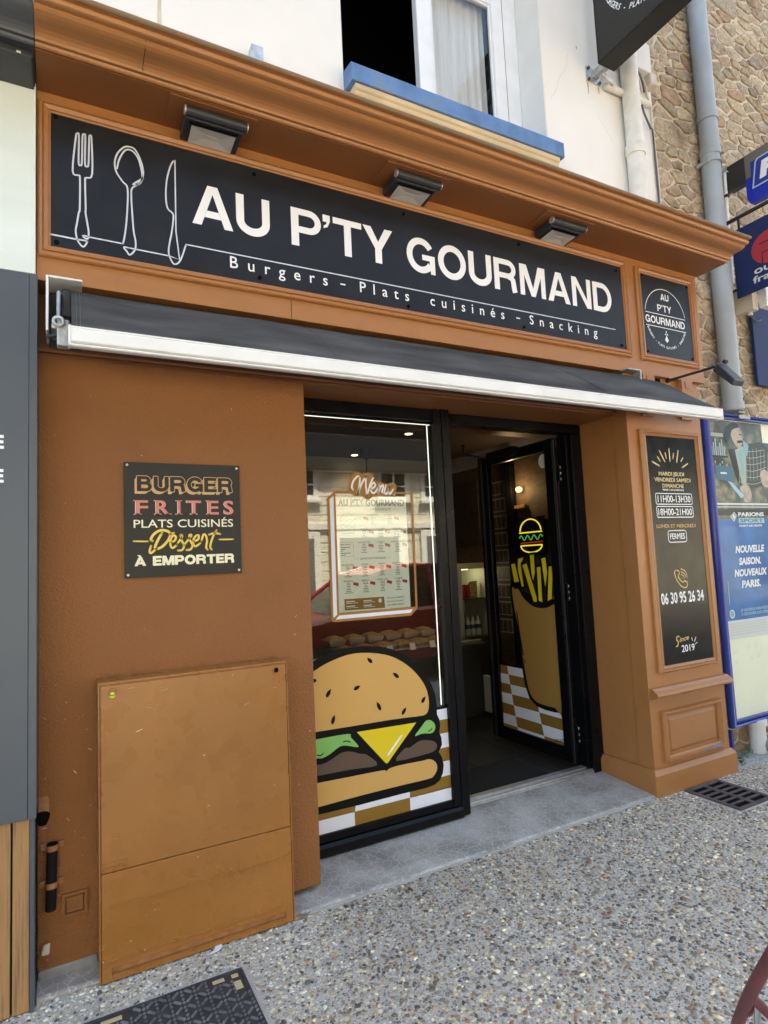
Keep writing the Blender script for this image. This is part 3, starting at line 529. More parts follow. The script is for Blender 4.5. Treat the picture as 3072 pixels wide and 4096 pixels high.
 po_pv=[(4.839,1.767),(5.138,1.782)],
 po2_n1=[(4.753,1.551),(5.155,1.62)],
 po2_n2=[(4.784,1.457),(5.099,1.518)],
 po2_n3=[(4.713,1.364),(5.164,1.43)],
 po2_n4=[(4.795,1.274),(5.064,1.339)],
 po2_c=[(4.64,1.083)],
 po2_t=[(4.745,1.1),(5.116,1.114)],
 po2_t2=[(4.752,1.069),(5.111,1.083)],
 po2_wh=[(4.558,1.037),(5.112,1.026)],
 po2_whb=[(4.558,0.893),(5.088,0.88)],
 po2_lines=[(4.604,0.945),(5.107,0.992)],
)

# ------------------------------------------------------------------ setting: pavement, road
struct(MB().box(-.9, 9.0, -3.2, .6, -.3, -.0015).build('pavement', 'aggregate'))
struct(MB().prism([(-.45, .016), (-.45, -.212), (2.021, -1.793), (4.954, -.180), (4.895, .016)], 'z', -.02, .0).build('pavement_cement', 'cement'))
g = MB(); g.box(-40, 60, -8.2, -3.38, -.3, -.11); struct(g.build('road', 'asphalt'))
g = MB(); g.box(-40, -.9, -3.2, .6, -.3, 0.0); g.box(9.0, 60, -3.2, .6, -.3, 0.0); g.box(-40, 60, -12, -8.35, -.3, 0.0); struct(g.build('far_pavement', 'aggregate'))
for y0 in (-3.38, -8.35):
    k = MB(); k.box(-40, 60, y0, y0 + (.18 if y0 > -5 else .15), -.3, .003); struct(k.build('kerb', 'kerb_stone', bevel=.01))
struct(MB().box(-150, 150, -150, 150, -.6, -.35).build('ground', 'asphalt'))

def make_pebbles():
    """exposed aggregate: single river pebbles half sunk in the cement"""
    rng = np.random.default_rng(3); c = .0130
    X, Y = np.meshgrid(np.arange(-.45, 5.0, c), np.arange(-1.95, .03, c)); X = X + (np.arange(X.shape[0])[:, None] % 2) * c / 2
    p = np.stack([X.ravel(), Y.ravel()], 1); p += rng.uniform(-.42, .42, p.shape) * c
    x, y = p[:, 0], p[:, 1]
    keep = (y > -.64 * x - .50) & (y < .016) & (x + y * .3 < 4.9) & (y > .55 * (x - 2.1) - 1.75)
    keep &= ~((x > -.6) & (x < .66) & (y < -.18) & (y > -.9)) & ~((x > 3.63) & (x < 4.05) & (y > -.42) & (y < .0)) & ~((x > 3.42) & (x < 4.27) & (y > -.004)) & ~((x > .14) & (x < .92) & (y > .006))
    keep &= rng.random(len(x)) < .93
    p = p[keep]; n = len(p); x, y = p[:, 0], p[:, 1]
    pale = np.clip(1.5 - 1.15 * np.hypot((x - .25) / .80, (y + .12) / .45), 0, .92)          # patch of pale chippings round the cabinet and the cover
    size = rng.gamma(7, 1 / 7, n).clip(.45, 1.9) * .0061 * (1 - .15 * pale); big = rng.random(n) < .03; size[big] *= 1.45
    pal = np.array([(.19, .165, .135), (.13, .095, .066), (.06, .053, .047), (.30, .235, .15), (.46, .40, .28), (.21, .095, .05), (.16, .152, .138), (.29, .265, .22), (.16, .125, .092), (.36, .235, .11)])
    w = np.array([.16, .13, .095, .135, .12, .03, .07, .17, .08, .03]); w /= w.sum()
    idx = rng.choice(len(pal), n, p=w); col = pal[idx] * 1.5 * rng.uniform(.75, 1.3, (n, 1))
    pal2 = np.array([(.66, .60, .45), (.70, .67, .58), (.50, .43, .30), (.12, .11, .10), (.36, .33, .27)]); j = rng.choice(5, n, p=[.3, .25, .18, .15, .12]); sel = rng.random(n) < pale
    col[sel] = (pal2[j] * rng.uniform(.8, 1.15, (n, 1)))[sel]
    col = col * np.array([1.0, .985, .94])
    lf = np.sin(x * 2.1 + 1.3) * np.sin(y * 3.3 + x * .9) + .6 * np.sin(x * 5.3 - y * 4.1 + 2) + .4 * np.sin(x * 11 + y * 9); col = col * (1 + .10 * lf)[:, None]
    S = 7; ang = np.linspace(0, 2 * np.pi, S, endpoint=False)
    rot = rng.uniform(0, 2 * np.pi, n); el = rng.uniform(1.0, 1.75, n)
    rad = size[:, None] * rng.uniform(.82, 1.12, (n, S))
    cx, cy = np.cos(ang), np.sin(ang)
    def ring(k, z):
        ux = rad * cx * k * np.sqrt(el)[:, None]; uy = rad * cy * k / np.sqrt(el)[:, None]
        return np.stack([x[:, None] + ux * np.cos(rot)[:, None] - uy * np.sin(rot)[:, None], y[:, None] + ux * np.sin(rot)[:, None] + uy * np.cos(rot)[:, None], np.broadcast_to(z[:, None], ux.shape)], 2)
    hgt = size * rng.uniform(.30, .6, n)
    tilt = rng.uniform(-.25, .25, n) * size
    V = np.concatenate([ring(1.0, np.full(n, -.002)), ring(.88, hgt * .55), ring(.5, hgt * .95), np.stack([x + tilt, y, hgt], 1)[:, None, :]], 1); nv = V.shape[1]
    F = []
    for a in range(2):
        for k in range(S):
            q = [a * S + k, a * S + (k + 1) % S, (a + 1) * S + (k + 1) % S, (a + 1) * S + k]; F += [(q[0], q[1], q[2]), (q[0], q[2], q[3])]
    for k in range(S): F.append((2 * S + k, 2 * S + (k + 1) % S, 3 * S))
    F = np.array(F); T = (F[None] + (np.arange(n) * nv)[:, None, None]).reshape(-1, 3)
    me = bpy.data.meshes.new('pebbles'); me.vertices.add(n * nv); me.vertices.foreach_set('co', V.reshape(-1).astype(np.float32))
    me.loops.add(len(T) * 3); me.loops.foreach_set('vertex_index', T.reshape(-1).astype(np.int32)); me.polygons.add(len(T)); me.polygons.foreach_set('loop_start', np.arange(0, len(T) * 3, 3, dtype=np.int32))
    me.polygons.foreach_set('use_smooth', np.ones(len(T), dtype=bool))
    at = me.color_attributes.new('Col', 'FLOAT_COLOR', 'POINT'); at.data.foreach_set('color', np.concatenate([np.repeat(col, nv, 0), np.ones((n * nv, 1))], 1).astype(np.float32).reshape(-1))
    me.materials.append(MATS['pebble']); me.update(); me.validate()
    o = bpy.data.objects.new('pebbles', me); COL.objects.link(o)
    tag(o, 'brown, grey and pale river pebbles set in the cement pavement', 'pebbles', kind='stuff')
make_pebbles()

# ------------------------------------------------------------------ the burger shop's own building
shop = thing('shop_building', (2.1, .3, 0), 'burger shop front in orange brown paint under a white rendered upper floor', 'building')
P = lambda n, mb, m, bevel=0.0, par=shop: mb.build(n, m, par, bevel)
P('wall', MB().box(-.09, 1.12, .13, .52, .055, 2.572), 'orange_render', .006)
rg = random.Random(77)
for k in range(34):
    x, z = (rg.uniform(-.08, .11), rg.uniform(.45, 1.2)) if k < 22 else (rg.uniform(.95, 1.11), rg.uniform(.3, 1.6)); l = rg.choice((.004, .006, .01, .018)); w = rg.uniform(.0015, .004); an = rg.uniform(-1.2, 1.2); c_, s_ = math.cos(an), math.sin(an)
    P('scuff', MB().add([(x + a_ * c_ - b_ * s_, .1294, z + a_ * s_ + b_ * c_) for a_, b_ in ((-l / 2, -w / 2), (l / 2, -w / 4), (l / 3, w / 2), (-l / 2, w / 2))], [(0, 1, 2, 3)]), ('clamp', 'straw', 'box_beige')[k % 3])
P('wall_plinth', MB().box(-.088, .13, .124, .5, -.02, .058), 'plinth_grey', .01)
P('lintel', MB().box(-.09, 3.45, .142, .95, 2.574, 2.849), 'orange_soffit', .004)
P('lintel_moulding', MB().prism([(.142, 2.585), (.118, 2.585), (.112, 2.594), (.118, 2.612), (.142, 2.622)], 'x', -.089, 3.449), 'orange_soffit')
P('frieze', MB().box(-.093, 4.30, 0, .24, 2.85, 3.698), 'orange_paint', .003)
P('frieze_joint', MB().box(1.018, 1.0205, -.0008, .01, 2.852, 2.951), 'hole_black')
fm = MB(); PR = [(0, 0), (0, .012), (.12, .02), (.30, .024), (.34, .018), (.42, .018), (.48, .026), (.80, .020), (.84, .013), (1.0, .011), (1.0, 0)]
moulding(fm, (-.087, 3.502, 2.951, 3.643), (-.041, 3.456, 3.001, 3.597), 0, PR); P('sign_moulding', fm, 'orange_paint')
fm = MB(); moulding(fm, (3.599, 4.236, 2.951, 3.638), (3.655, 4.187, 3.001, 3.594), 0, PR); P('small_sign_moulding', fm, 'orange_paint')
CP = [(.24, 3.699), (-.232, 3.699), (-.238, 3.693), (-.246, 3.697), (-.250, 3.706), (-.244, 3.709), (-.262, 3.708), (-.266, 3.717), (-.276, 3.726), (-.292, 3.7325), (-.312, 3.735), (-.335, 3.7355), (-.354, 3.738), (-.368, 3.743), (-.377, 3.751), (-.378, 3.757), (-.396, 3.757), (-.404, 3.760), (-.409, 3.772), (-.401, 3.778), (-.401, 3.784), (-.416, 3.785), (-.424, 3.790), (-.426, 3.797), (-.420, 3.803), (-.408, 3.806), (.24, 3.86)]
def cornice(name, x0, x1, mat, par):
    m = MB(); n = len(CP)
    v = [(x0, *q) for q in CP] + [(x1, *q) for q in CP]
    for i in range(n): m.add([v[i], v[(i + 1) % n], v[n + (i + 1) % n], v[n + i]], [(0, 1, 2, 3)], 0)
    t = tessellate_polygon([[Vector((q[0], q[1], 0)) for q in CP]]); m.add(v, [tuple(x) for x in t] + [tuple(n + i for i in x) for x in t])
    return m.build(name, mat, par)
cornice('cornice', -.0915, 4.33, 'orange_paint', shop)
P('cornice_cap', MB().tube([(-.0912, -.415, 3.797), (4.334, -.415, 3.797)], .0125, 14), 'cap_dirty')
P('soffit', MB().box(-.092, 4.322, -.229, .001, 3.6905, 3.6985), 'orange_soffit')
P('cornice_joint', MB().prism([(-.3795, 3.7520), (-.3795, 3.7570), (-.33, 3.7395), (-.28, 3.7315), (-.2645, 3.712), (-.268, 3.712), (-.28, 3.7278), (-.312, 3.7338), (-.354, 3.7368)], 'x', .300, .3022), 'hole_black')
# upper floor with its window opening
P('upper_wall', MB().box(-.093, 1.475, .22, .66, 3.7, 8.3).box(3.094, 4.28, .2201, .6601, 3.7, 8.3).box(1.475, 3.094, .2202, .66, 3.7, 4.43).box(1.475, 3.094, .2203, .66, 6.25, 8.3), 'white_render')
P('window_reveal', MB().box(3.082, 3.0941, .2215, .52, 4.50, 6.25), 'white_render_reveal')
P('damp_streak', MB().add([(.43, .2188, 4.2), (.455, .2188, 4.2), (.452, .2188, 4.5), (.462, .2188, 4.75), (.449, .2188, 5.1), (.436, .2188, 5.1), (.44, .2188, 4.7), (.432, .2188, 4.45)], [(0, 1, 2, 7), (7, 2, 3, 6), (6, 3, 4, 5)]), 'box_beige')
a = Art(FY(.2185)); rg = random.Random(12)
for x, z, n_, d in ((3.35, 5.35, 16, -1.8), (3.62, 4.95, 8, -.6)):
    p = [(x, z)]
    for k in range(n_): d += rg.uniform(-.3, .3); p.append((p[-1][0] + .03 * math.cos(d), p[-1][1] + .03 * math.sin(d)))
    a.line(p, .0022, 'crack', 1)
for x, z, l in ((3.545, 5.19, .10), (3.66, 5.19, .06), (1.60, 4.26, .10), (2.9, 4.26, .08), (3.45, 5.45, .03)): a.poly([(x - .006, z), (x + .006, z), (x + .003, z - l), (x - .002, z - l * .9)], 'rust_stain', 1)
a.build('wall_cracks', shop)
P('roof', MB().hexa([(-.4, -.15, 8.3), (4.6, -.15, 8.3), (4.6, 6.5, 9.4), (-.4, 6.5, 9.4), (-.4, -.15, 8.5), (4.6, -.15, 8.5), (4.6, 6.5, 9.6), (-.4, 6.5, 9.6)]), 'slate')  # unseen roof slab, added to shade the front and pavement
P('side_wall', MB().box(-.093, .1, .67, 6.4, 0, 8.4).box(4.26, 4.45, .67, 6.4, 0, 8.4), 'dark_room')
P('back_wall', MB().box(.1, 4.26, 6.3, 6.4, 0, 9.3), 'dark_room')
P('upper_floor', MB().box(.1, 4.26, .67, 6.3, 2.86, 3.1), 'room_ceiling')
P('upper_dark_wall', MB().box(1.0, 3.6, 2.6, 2.7, 3.1, 8.2), 'dark_room')  # near-black wall puts the upstairs room's darkness into colour
uw = part('upper_window', shop)
P('frame', MB().box(2.945, 3.082, .455, .53, 4.50, 6.2).box(1.475, 3.082, .46, .54, 4.50, 4.565).box(1.475, 3.082, .46, .54, 5.93, 6.25), 'window_white', .006, uw)
P('sash', MB().box(2.165, 2.285, .44, .50, 4.57, 5.90).box(2.835, 2.94, .442, .50, 4.57, 5.90).box(2.285, 2.835, .445, .50, 4.57, 4.66).box(2.285, 2.835, .445, .50, 5.73, 5.90), 'window_white', .008, uw)
P('sash_bead', MB().box(2.287, 2.305, .452, .47, 4.66, 5.73).box(2.815, 2.833, .452, .47, 4.66, 5.73).box(2.305, 2.815, .452, .47, 5.712, 5.729), 'window_white', .004, uw)
P('pane', MB().box(2.28, 2.84, .468, .473, 4.65, 5.74), 'window_glass', 0, uw)
P('weather_strip', MB().box(2.9402, 2.945, .448, .5, 4.57, 5.9).box(3.0825, 3.0835, .40, .47, 4.5, 6.2), 'black_rubber', 0, uw)
cm = MB(); pts = []
for k in range(61):
    x = 2.24 + .60 * k / 60; pts.append((x, .56 + .012 * math.sin(k * .9) + .008 * math.sin(k * 2.3 + 1)))
cm.add([(a, b, 4.58) for a, b in pts] + [(a, b, 5.85) for a, b in pts], [(i, i + 1, 62 + i, 61 + i) for i in range(60)], 0, True); P('net_curtain', cm, 'curtain', 0, uw)
sl_ = MB().prism([(.219, 4.39), (.108, 4.385), (.105, 4.39), (.105, 4.492), (.112, 4.50), (.46, 4.545), (.46, 4.44), (.219, 4.43)], 'x', 1.474, 3.12); P('sill', sl_, 'sill_blue', .006, uw)
P('sill_moulding', MB().prism([(.219, 4.27), (.15, 4.27), (.146, 4.29), (.128, 4.33), (.126, 4.345), (.116, 4.355), (.116, 4.384), (.219, 4.384)], 'x', 1.50, 3.085), 'sill_cream', .003, uw)

# pillar
pil = part('pillar', shop)
P('shaft', MB().box(3.443, 4.247, .03, .152, .1, 2.8495).box(3.449, 4.24, .1521, .64, .1, 2.8495), 'orange_paint', .003, pil)
bs = MB(); bs.prism([(3.409, .0), (4.281, .0), (4.281, .55), (3.409, .55)], 'z', .0, .135)
o_, i_ = [(3.409, .0), (4.281, .0), (4.281, .55), (3.409, .55)], [(3.432, .022), (4.258, .022), (4.258, .55), (3.432, .55)]
bs.add([(a, b, .135) for a, b in o_] + [(a, b, .168) for a, b in i_], [(0, 1, 5, 4), (1, 2, 6, 5), (3, 0, 4, 7), (4, 5, 6, 7)]); P('base', bs, 'orange_paint', .006, pil)
fm = MB(); PR2 = [(0, 0), (0, .016), (.18, .026), (.42, .026), (.5, .018), (.62, .022), (.86, .014), (1, .012), (1, 0)]
moulding(fm, (3.543, 4.182, .779, 2.455), (3.609, 4.143, .823, 2.416), .03, PR2); P('panel_moulding', fm, 'orange_paint', 0, pil)
P('ledge', MB().prism([(.03, .618), (.012, .620), (-.008, .632), (-.030, .636), (-.036, .648), (-.030, .664), (-.012, .676), (.004, .69), (.03, .694)], 'x', 3.452, 4.262), 'orange_paint', .002, pil)
fm = MB(); moulding(fm, (3.541, 4.180, .199, .532), (3.590, 4.128, .243, .497), .03, [(0, 0), (0, .014), (.2, .03), (.55, .030), (.65, .020), (.9, .014), (1, .002)]); P('lower_moulding', fm, 'orange_paint', 0, pil)
fm = MB(); moulding(fm, (3.600, 4.118, .253, .487), (3.617, 4.092, .274, .461), .03, [(0, -.002), (1, .010)]); fm.box(3.617, 4.092, .020, .03, .274, .461); P('lower_field', fm, 'orange_paint', 0, pil)
for x in (3.595, 4.012):
    c = MB().prism([(.03, 2.552), (.012, 2.556), (.008, 2.575), (.002, 2.59), (-.006, 2.76), (-.012, 2.775), (-.012, 2.8495), (.03, 2.8495)], 'x', x, x + .122); c.box(x + .035, x + .088, -.017, 0, 2.785, 2.838)
    P('corbel', c, 'orange_paint', .002, pil)
P('cavity', MB().box(3.735, 3.83, .0285, .0295, 2.755, 2.845), 'hole_black', 0, pil)
P('blue_paint_scuff', MB().box(3.93, 3.975, -.0008, .0, .213, .226).box(4.02, 4.12, -.0008, .0, .213, .228), 'sill_blue', 0, pil)
st = MB(); st.prism([(.018, -.05), (.018, .012), (.03, .018), (.50, .055), (.60, .055), (.60, -.05)], 'x', -.088, 4.29); o = P('door_step', st, 'crazed_step', .004)
P('step_edge', MB().prism([(.006, -.05), (.006, .006), (.0175, .010), (.0175, -.05)], 'x', .94, 4.30), 'kerb_stone', .002)

# shop window
sw = part('shop_window', shop)
P('frame', MB().box(1.09, 2.205, .40, .47, 2.497, 2.573).box(1.075, 1.135, .401, .47, .116, 2.497).box(1.135, 2.09, .395, .47, .116, .158), 'frame_black', .003, sw)
P('corner_post', MB().box(2.09, 2.145, .386, .472, .116, 2.5725).box(2.145, 2.205, .380, .56, .056, 2.589), 'frame_black', .004, sw)
P('bottom_rail', MB().prism([(.47, .052), (.372, .052), (.366, .06), (.37, .098), (.384, .1145), (.47, .1145)], 'x', 1.075, 2.144), 'frame_black', .002, sw)
P('pane', MB().box(1.13, 2.095, .412, .418, .15, 2.50), 'shop_glass', 0, sw)
P('led_strip', MB().box(1.14, 2.088, .432, .438, 2.477, 2.4798).box(2.0648, 2.0676, .432, .438, .72, 2.473), 'led_white', 0, sw)
P('led_channel', MB().box(1.14, 2.088, .439, .446, 2.468, 2.487).box(2.056, 2.075, .439, .446, .715, 2.467), 'black_rubber', 0, sw)
# burger sticker on the window
GY = FY(.4115); a = Art(GY); G = D['b_grid']
xs = 2.092; zr = [.701, .637, .556, .470, .390, .303, .228]
a.rect(1.135, 2.093, .152, .232, 'check_white', 1); a.rect(1.44, 1.798, .152, .231, 'check_brown', 2)
a.poly([(1.135, .232), (1.443, .230), (1.449, .268), (1.135, .27)], 'check_brown', 1); a.poly([(1.443, .231), (1.798, .232), (1.803, .268), (1.449, .268)], 'check_white', 1)
for i in range(6): a.rect(1.80 if i == 5 else 1.97, xs, zr[i + 1], zr[i], 'check_brown' if i % 2 else 'check_white', 1)
a.rect(1.99, xs, .701, .716, 'ink', 1)
a.poly(D['b_sil'], 'ink', 3)
for k, m in (('b_bun', 'bun'), ('b_lettl', 'lettuce'), ('b_lettr', 'lettuce'), ('b_cheese', 'cheese'), ('b_pattl', 'patty'), ('b_pattr', 'patty'), ('b_bbun', 'bun')):
    a.poly(D[k] if k == 'b_cheese' else smooth(D[k], 3, True), m, 4)
for c, t in zip(D['b_seeds'], D['b_seedt']):
    dx, dz = t[0] - c[0], t[1] - c[1]; l = math.hypot(dx, dz); ux, uz = dx / l, dz / l; w = .0105
    a.poly([(c[0] + ux * l, c[1] + uz * l), (c[0] + uz * w + ux * .2 * l, c[1] - ux * w + uz * .2 * l), (c[0] + uz * w - ux * .5 * l, c[1] - ux * w - uz * .5 * l), (c[0] - ux * l, c[1] - uz * l), (c[0] - uz * w - ux * .5 * l, c[1] + ux * w - uz * .5 * l), (c[0] - uz * w + ux * .2 * l, c[1] + ux * w + uz * .2 * l)], 'ink', 5)
for k in ('b_m1', 'b_m2', 'b_m3'): a.line(smooth(D[k], 3), .006, 'ink', 5)
a.line(D['b_glint'], .012, 'vinyl_white', 5)
a.build('burger_sticker', sw)
# menu sticker and the menu sheet behind the glass
a = Art(GY); o_, i_ = D['m_outer'], D['m_inner']
a.poly(o_[:1] + o_[1:2] + [i_[0], i_[3], (1.395, 1.325), o_[9]], 'sticker_brown', 1); a.poly([o_[1], o_[2], o_[3], i_[1], i_[0]], 'sticker_brown', 1); a.poly([o_[3], o_[4], o_[5], i_[2], i_[1]], 'sticker_brown', 1); a.poly([i_[3], i_[2], o_[5], o_[6], o_[7], o_[8], o_[9], (1.395, 1.325)], 'sticker_brown', 1)
a.poly(D['m_wl'], 'check_white', 2); a.poly(D['m_wb'], 'check_white', 2); a.poly([(1.648 + (p[0] - 1.648) * 1.07, 2.075 + (p[1] - 2.075) * 1.16) for p in smooth(D['m_bub'], 3, True)], 'sticker_brown', 3)
for p in ([(1.515, 2.046), (1.506, 2.062), (1.518, 2.098), (1.545, 2.126), (1.563, 2.126)], [(1.563, 2.126), (1.556, 2.075), (1.541, 2.018)], [(1.541, 2.018), (1.572, 2.085), (1.602, 2.126)], [(1.602, 2.126), (1.599, 2.07), (1.604, 2.012)], [(1.604, 2.012), (1.628, 2.08), (1.650, 2.120)]): a.line(smooth(p, 5), .0115, 'vinyl_white', 4)
for k in 'enu': a.line(smooth(D['m_' + k], 6), .0105, 'vinyl_white', 4)
a.build('menu_sticker', sw)
MY = FY(.421); a = Art(MY); a.poly(D['m_paper'], 'menu_paper', 1)
T = lambda s, u0, u1, v0, v1, m='menu_ink', b=.02, sh=0: text(s, MY, u0, u1, v0, v1, m, art=a, bold=b, shear=sh, layer=2)
T("AU P'TY GOURMAND", 1.418, 1.862, 1.952, 1.992, b=.03); T('NOS CLASSIQUES', 1.63, 1.768, 1.925, 1.939); a.line([(1.575, 1.932), (1.615, 1.932)], .0015, 'menu_ink', 2); a.line([(1.785, 1.932), (1.82, 1.932)], .0015, 'menu_ink', 2)
rr = random.Random(4)
def entry(s, x, z, w, n=4, red=True, side=1):
    T(s, x - w / 2, x + w / 2, z, z + .0085)
    for k in range(n):
        ww = rr.uniform(.018, .036) * (1 + .5 * (k == n - 1)); a.rect(x - ww / 2, x + ww / 2, z - .009 - k * .0095, z - .0055 - k * .0095, 'menu_ink', 2)
    if red: c = (x + side * .046, z - .016); a.poly([(c[0] - .018, c[1] - .004), (c[0] + .016, c[1] - .013), (c[0] + .018, c[1] + .006), (c[0] - .016, c[1] + .013)], 'menu_red', 3)
entry('LE CLASSIQUE', 1.64, 1.893, .085, 5, True, -1); entry('LE POULET', 1.757, 1.893, .075, 5)
for s, x in (('LE BLEU', 1.58), ('LE CHÈVRE', 1.69), ('LE BACON', 1.80)): entry(s, x, 1.812, .055, 5)
for s, x, w in (('LE RACLETTE', 1.575, .078), ('LE BÉSIO', 1.687, .052), ('LE POULET ÉPICÉ', 1.805, .095)): entry(s, x, 1.731, w, 6)
T('LES INCONTOURNABLES', 1.545, 1.718, 1.634, 1.646); a.line([(1.505, 1.640), (1.535, 1.640)], .0015, 'menu_ink', 2); a.line([(1.726, 1.640), (1.755, 1.640)], .0015, 'menu_ink', 2)
for s, x, w in (('PULLED PORK', 1.465, .08), ('POIVRE', 1.575, .045), ('BREIZH', 1.688, .045), ('RACLETTE BŒUF', 1.795, .07)): entry(s, x, 1.602, w, 7)
for s, x, w in (('ESPAGNOL', 1.465, .06), ('MEXICO', 1.575, .048), ('LE NEW YORK', 1.688, .075), ('TY CHEESE', 1.795, .058)): entry(s, x, 1.509, w, 7)
a.poly(D['m_brown'], 'sticker_brown', 2)
for x, z in ((1.445, 1.392), (1.555, 1.390), (1.445, 1.365), (1.555, 1.363)): a.rect(x, x + .055, z, z + .006, 'menu_paper', 3); a.rect(x, x + .075, z - .008, z - .005, 'menu_paper', 3)
a.disc((1.665, 1.388), .012, .013, 'menu_paper', 3)
for k, s in enumerate(('ET SANS OUBLIER', 'NOS PLATS DU JOUR ET', 'NOS DESSERTS MAISON')): T(s, 1.715, 1.83, 1.395 - k * .021, 1.403 - k * .021)
# drawn burger
for rad, z in ((.048, 1.868),): a.line([(1.475 + rad * math.cos(t), z + .04 * math.sin(t)) for t in (math.pi * k / 14 for k in range(15))], .0016, 'menu_ink', 2)
for z in (1.868, 1.858, 1.846, 1.834, 1.824): a.line([(1.427 + .1 * k / 10, z + .003 * math.sin(k * 1.7 + z * 900)) for k in range(11)], .0015, 'menu_ink', 2)
for k in range(6): a.line([(1.445 + k * .011, 1.888 + .006 * (k % 2)), (1.448 + k * .011, 1.889 + .006 * (k % 2))], .002, 'menu_ink', 2)
a.line([(1.435, 1.818), (1.44, 1.79), (1.51, 1.79), (1.515, 1.818)], .0015, 'menu_ink', 2)
a.line([(1.417, 1.738), (1.50, 1.738), (1.505, 1.733), (1.505, 1.655), (1.417, 1.655)], .0015, 'menu_ink', 2, closed=True)
T('MENU ENFANT', 1.425, 1.49, 1.720, 1.729, 'menu_red')
for k in range(5): a.rect(1.425, 1.425 + (.06, .025, .01, .06, .03)[k], 1.706 - k * .011, 1.710 - k * .011, 'menu_ink', 2)
a.build('menu_sheet', sw)

# door: frame, leaf swung open inwards, glass with the fries sticker
dr = part('shop_door', shop)
P('door_frame', MB().box(2.2055, 3.4425, .455, .56, 2.507, 2.5735).box(3.342, 3.4425, .4555, .60, .05, 2.5065), 'frame_black', .004, dr)
P('frame_rebate', MB().box(3.318, 3.3415, .49, .585, .055, 2.506).box(2.2055, 2.222, .49, .55, .06, 2.506), 'frame_black', .003, dr)
lf = MB().box(3.262, 3.31, .580, .664, .098, 2.492).box(3.262, 3.31, 1.376, 1.50, .098, 2.492).box(3.2625, 3.3095, .664, 1.376, .0985, .20).box(3.2625, 3.3095, .664, 1.376, 2.408, 2.4915)
P('leaf', lf, 'frame_black', .004, dr)
P('leaf_highlight', MB().box(3.258, 3.2615, 1.44, 1.465, .1, 2.48).box(3.274, 3.284, .572, .5795, .1, 2.48), 'lamp_black', 0, dr)  # lighter strips paint a dim highlight along both leaf edges
P('pane', MB().box(3.283, 3.289, .66, 1.38, .19, 2.415), 'door_glass', 0, dr)
for z in (.30, 1.33, 2.22):
    h = MB().box(3.300, 3.345, .556, .579, z - .065, z + .065).box(3.335, 3.352, .535, .556, z - .12, z + .0); P('hinge', h, 'frame_black', .003, dr)
    s_ = MB()
    for dz in (-.045, 0, .045): s_.box(3.31, 3.322, .5535, .5565, z + dz - .008, z + dz + .008)
    P('hinge_screw', s_, 'galvanised', .002, dr)
P('threshold', MB().prism([(.462, .054), (.462, .066), (.474, .070), (.474, .078), (.49, .078), (.49, .070), (.512, .070), (.512, .086), (.56, .086), (.56, .054)], 'x', 2.206, 3.342), 'aluminium', .001, dr)
P('door_closer', MB().box(3.20, 3.262, .95, 1.30, 2.43, 2.50).tube([(3.22, 1.3, 2.46), (3.05, 1.42, 2.50), (2.9, 1.2, 2.53)], .012, 8), 'frame_black', .006, dr)
DX = FX(3.2825); a = Art(DX)
def clip(p):                                             # keep the print on the pane
    return [(max(.664, q[0]), q[1]) for q in p]
zs = [.704, .635, .556, .478, .392, .306, .222, .198]
cols = [(1.380, 1.384), (1.286, 1.196), (.998, .885), (.72, .664)]  # the printed cloth spreads a little towards the bottom
for i in range(7):
    for j in range(3):
        t0, t1 = (.704 - zs[i]) / .51, (.704 - zs[i + 1]) / .51
        L0 = [c[0] + (c[1] - c[0]) * t0 for c in cols]; L1 = [c[0] + (c[1] - c[0]) * t1 for c in cols]
        a.poly(clip([(L0[j], zs[i]), (L0[j + 1], zs[i]), (L1[j + 1], zs[i + 1]), (L1[j], zs[i + 1])]), 'check_white' if (i + j) % 2 else 'check_brown', 1)
a.rect(1.382, 1.06, .704, .716, 'ink', 1)
bag = clip(smooth(D['f_bag'], 3, True))
a.poly(clip([(1.163, 1.40), (1.08, 1.40), (1.04, 1.34), (.664, 1.20), (.664, .435), (.76, .425), (.86, .424), (.95, .435), (1.03, .48), (1.075, .58), (1.105, .757), (1.14, 1.016), (1.18, 1.212), (1.19, 1.36)]), 'ink', 3)
for k in range(1, 8):
    q = D['f_f%d' % k]; c = (sum(p[0] for p in q) / len(q), sum(p[1] for p in q) / len(q))
    a.poly(clip([(c[0] + (p[0] - c[0]) * (1 + .022 / max(.01, abs(p[0] - c[0]))), c[1] + (p[1] - c[1]) * (1 + .02 / max(.03, abs(p[1] - c[1])))) for p in q]), 'ink', 2 + k); a.poly(clip(q), 'cheese', 2.5 + k)
a.poly(bag, 'bun_dark', 11); a.line(clip(smooth(D['f_bag'][1:10], 4)), .035, 'ink', 12, caps=False)
a.line(smooth(D['f_hl'], 4), .012, 'ink', 12); a.line([(1.055, .78), (1.05, .76)], .01, 'ink', 12)
text('GOLIATH', DX, .775, .67, .205, .228, 'ink', art=a, bold=.02, layer=3, slope=.02)
a.build('fries_sticker', dr)
a = Art(FX(3.2825)); a.poly([(max(.664, .70 + .05 * math.cos(t)), 2.335 + .055 * math.sin(t)) for t in (2 * math.pi * k / 24 for k in range(24))], 'letter_grey', 1); a.build('round_sticker', dr)

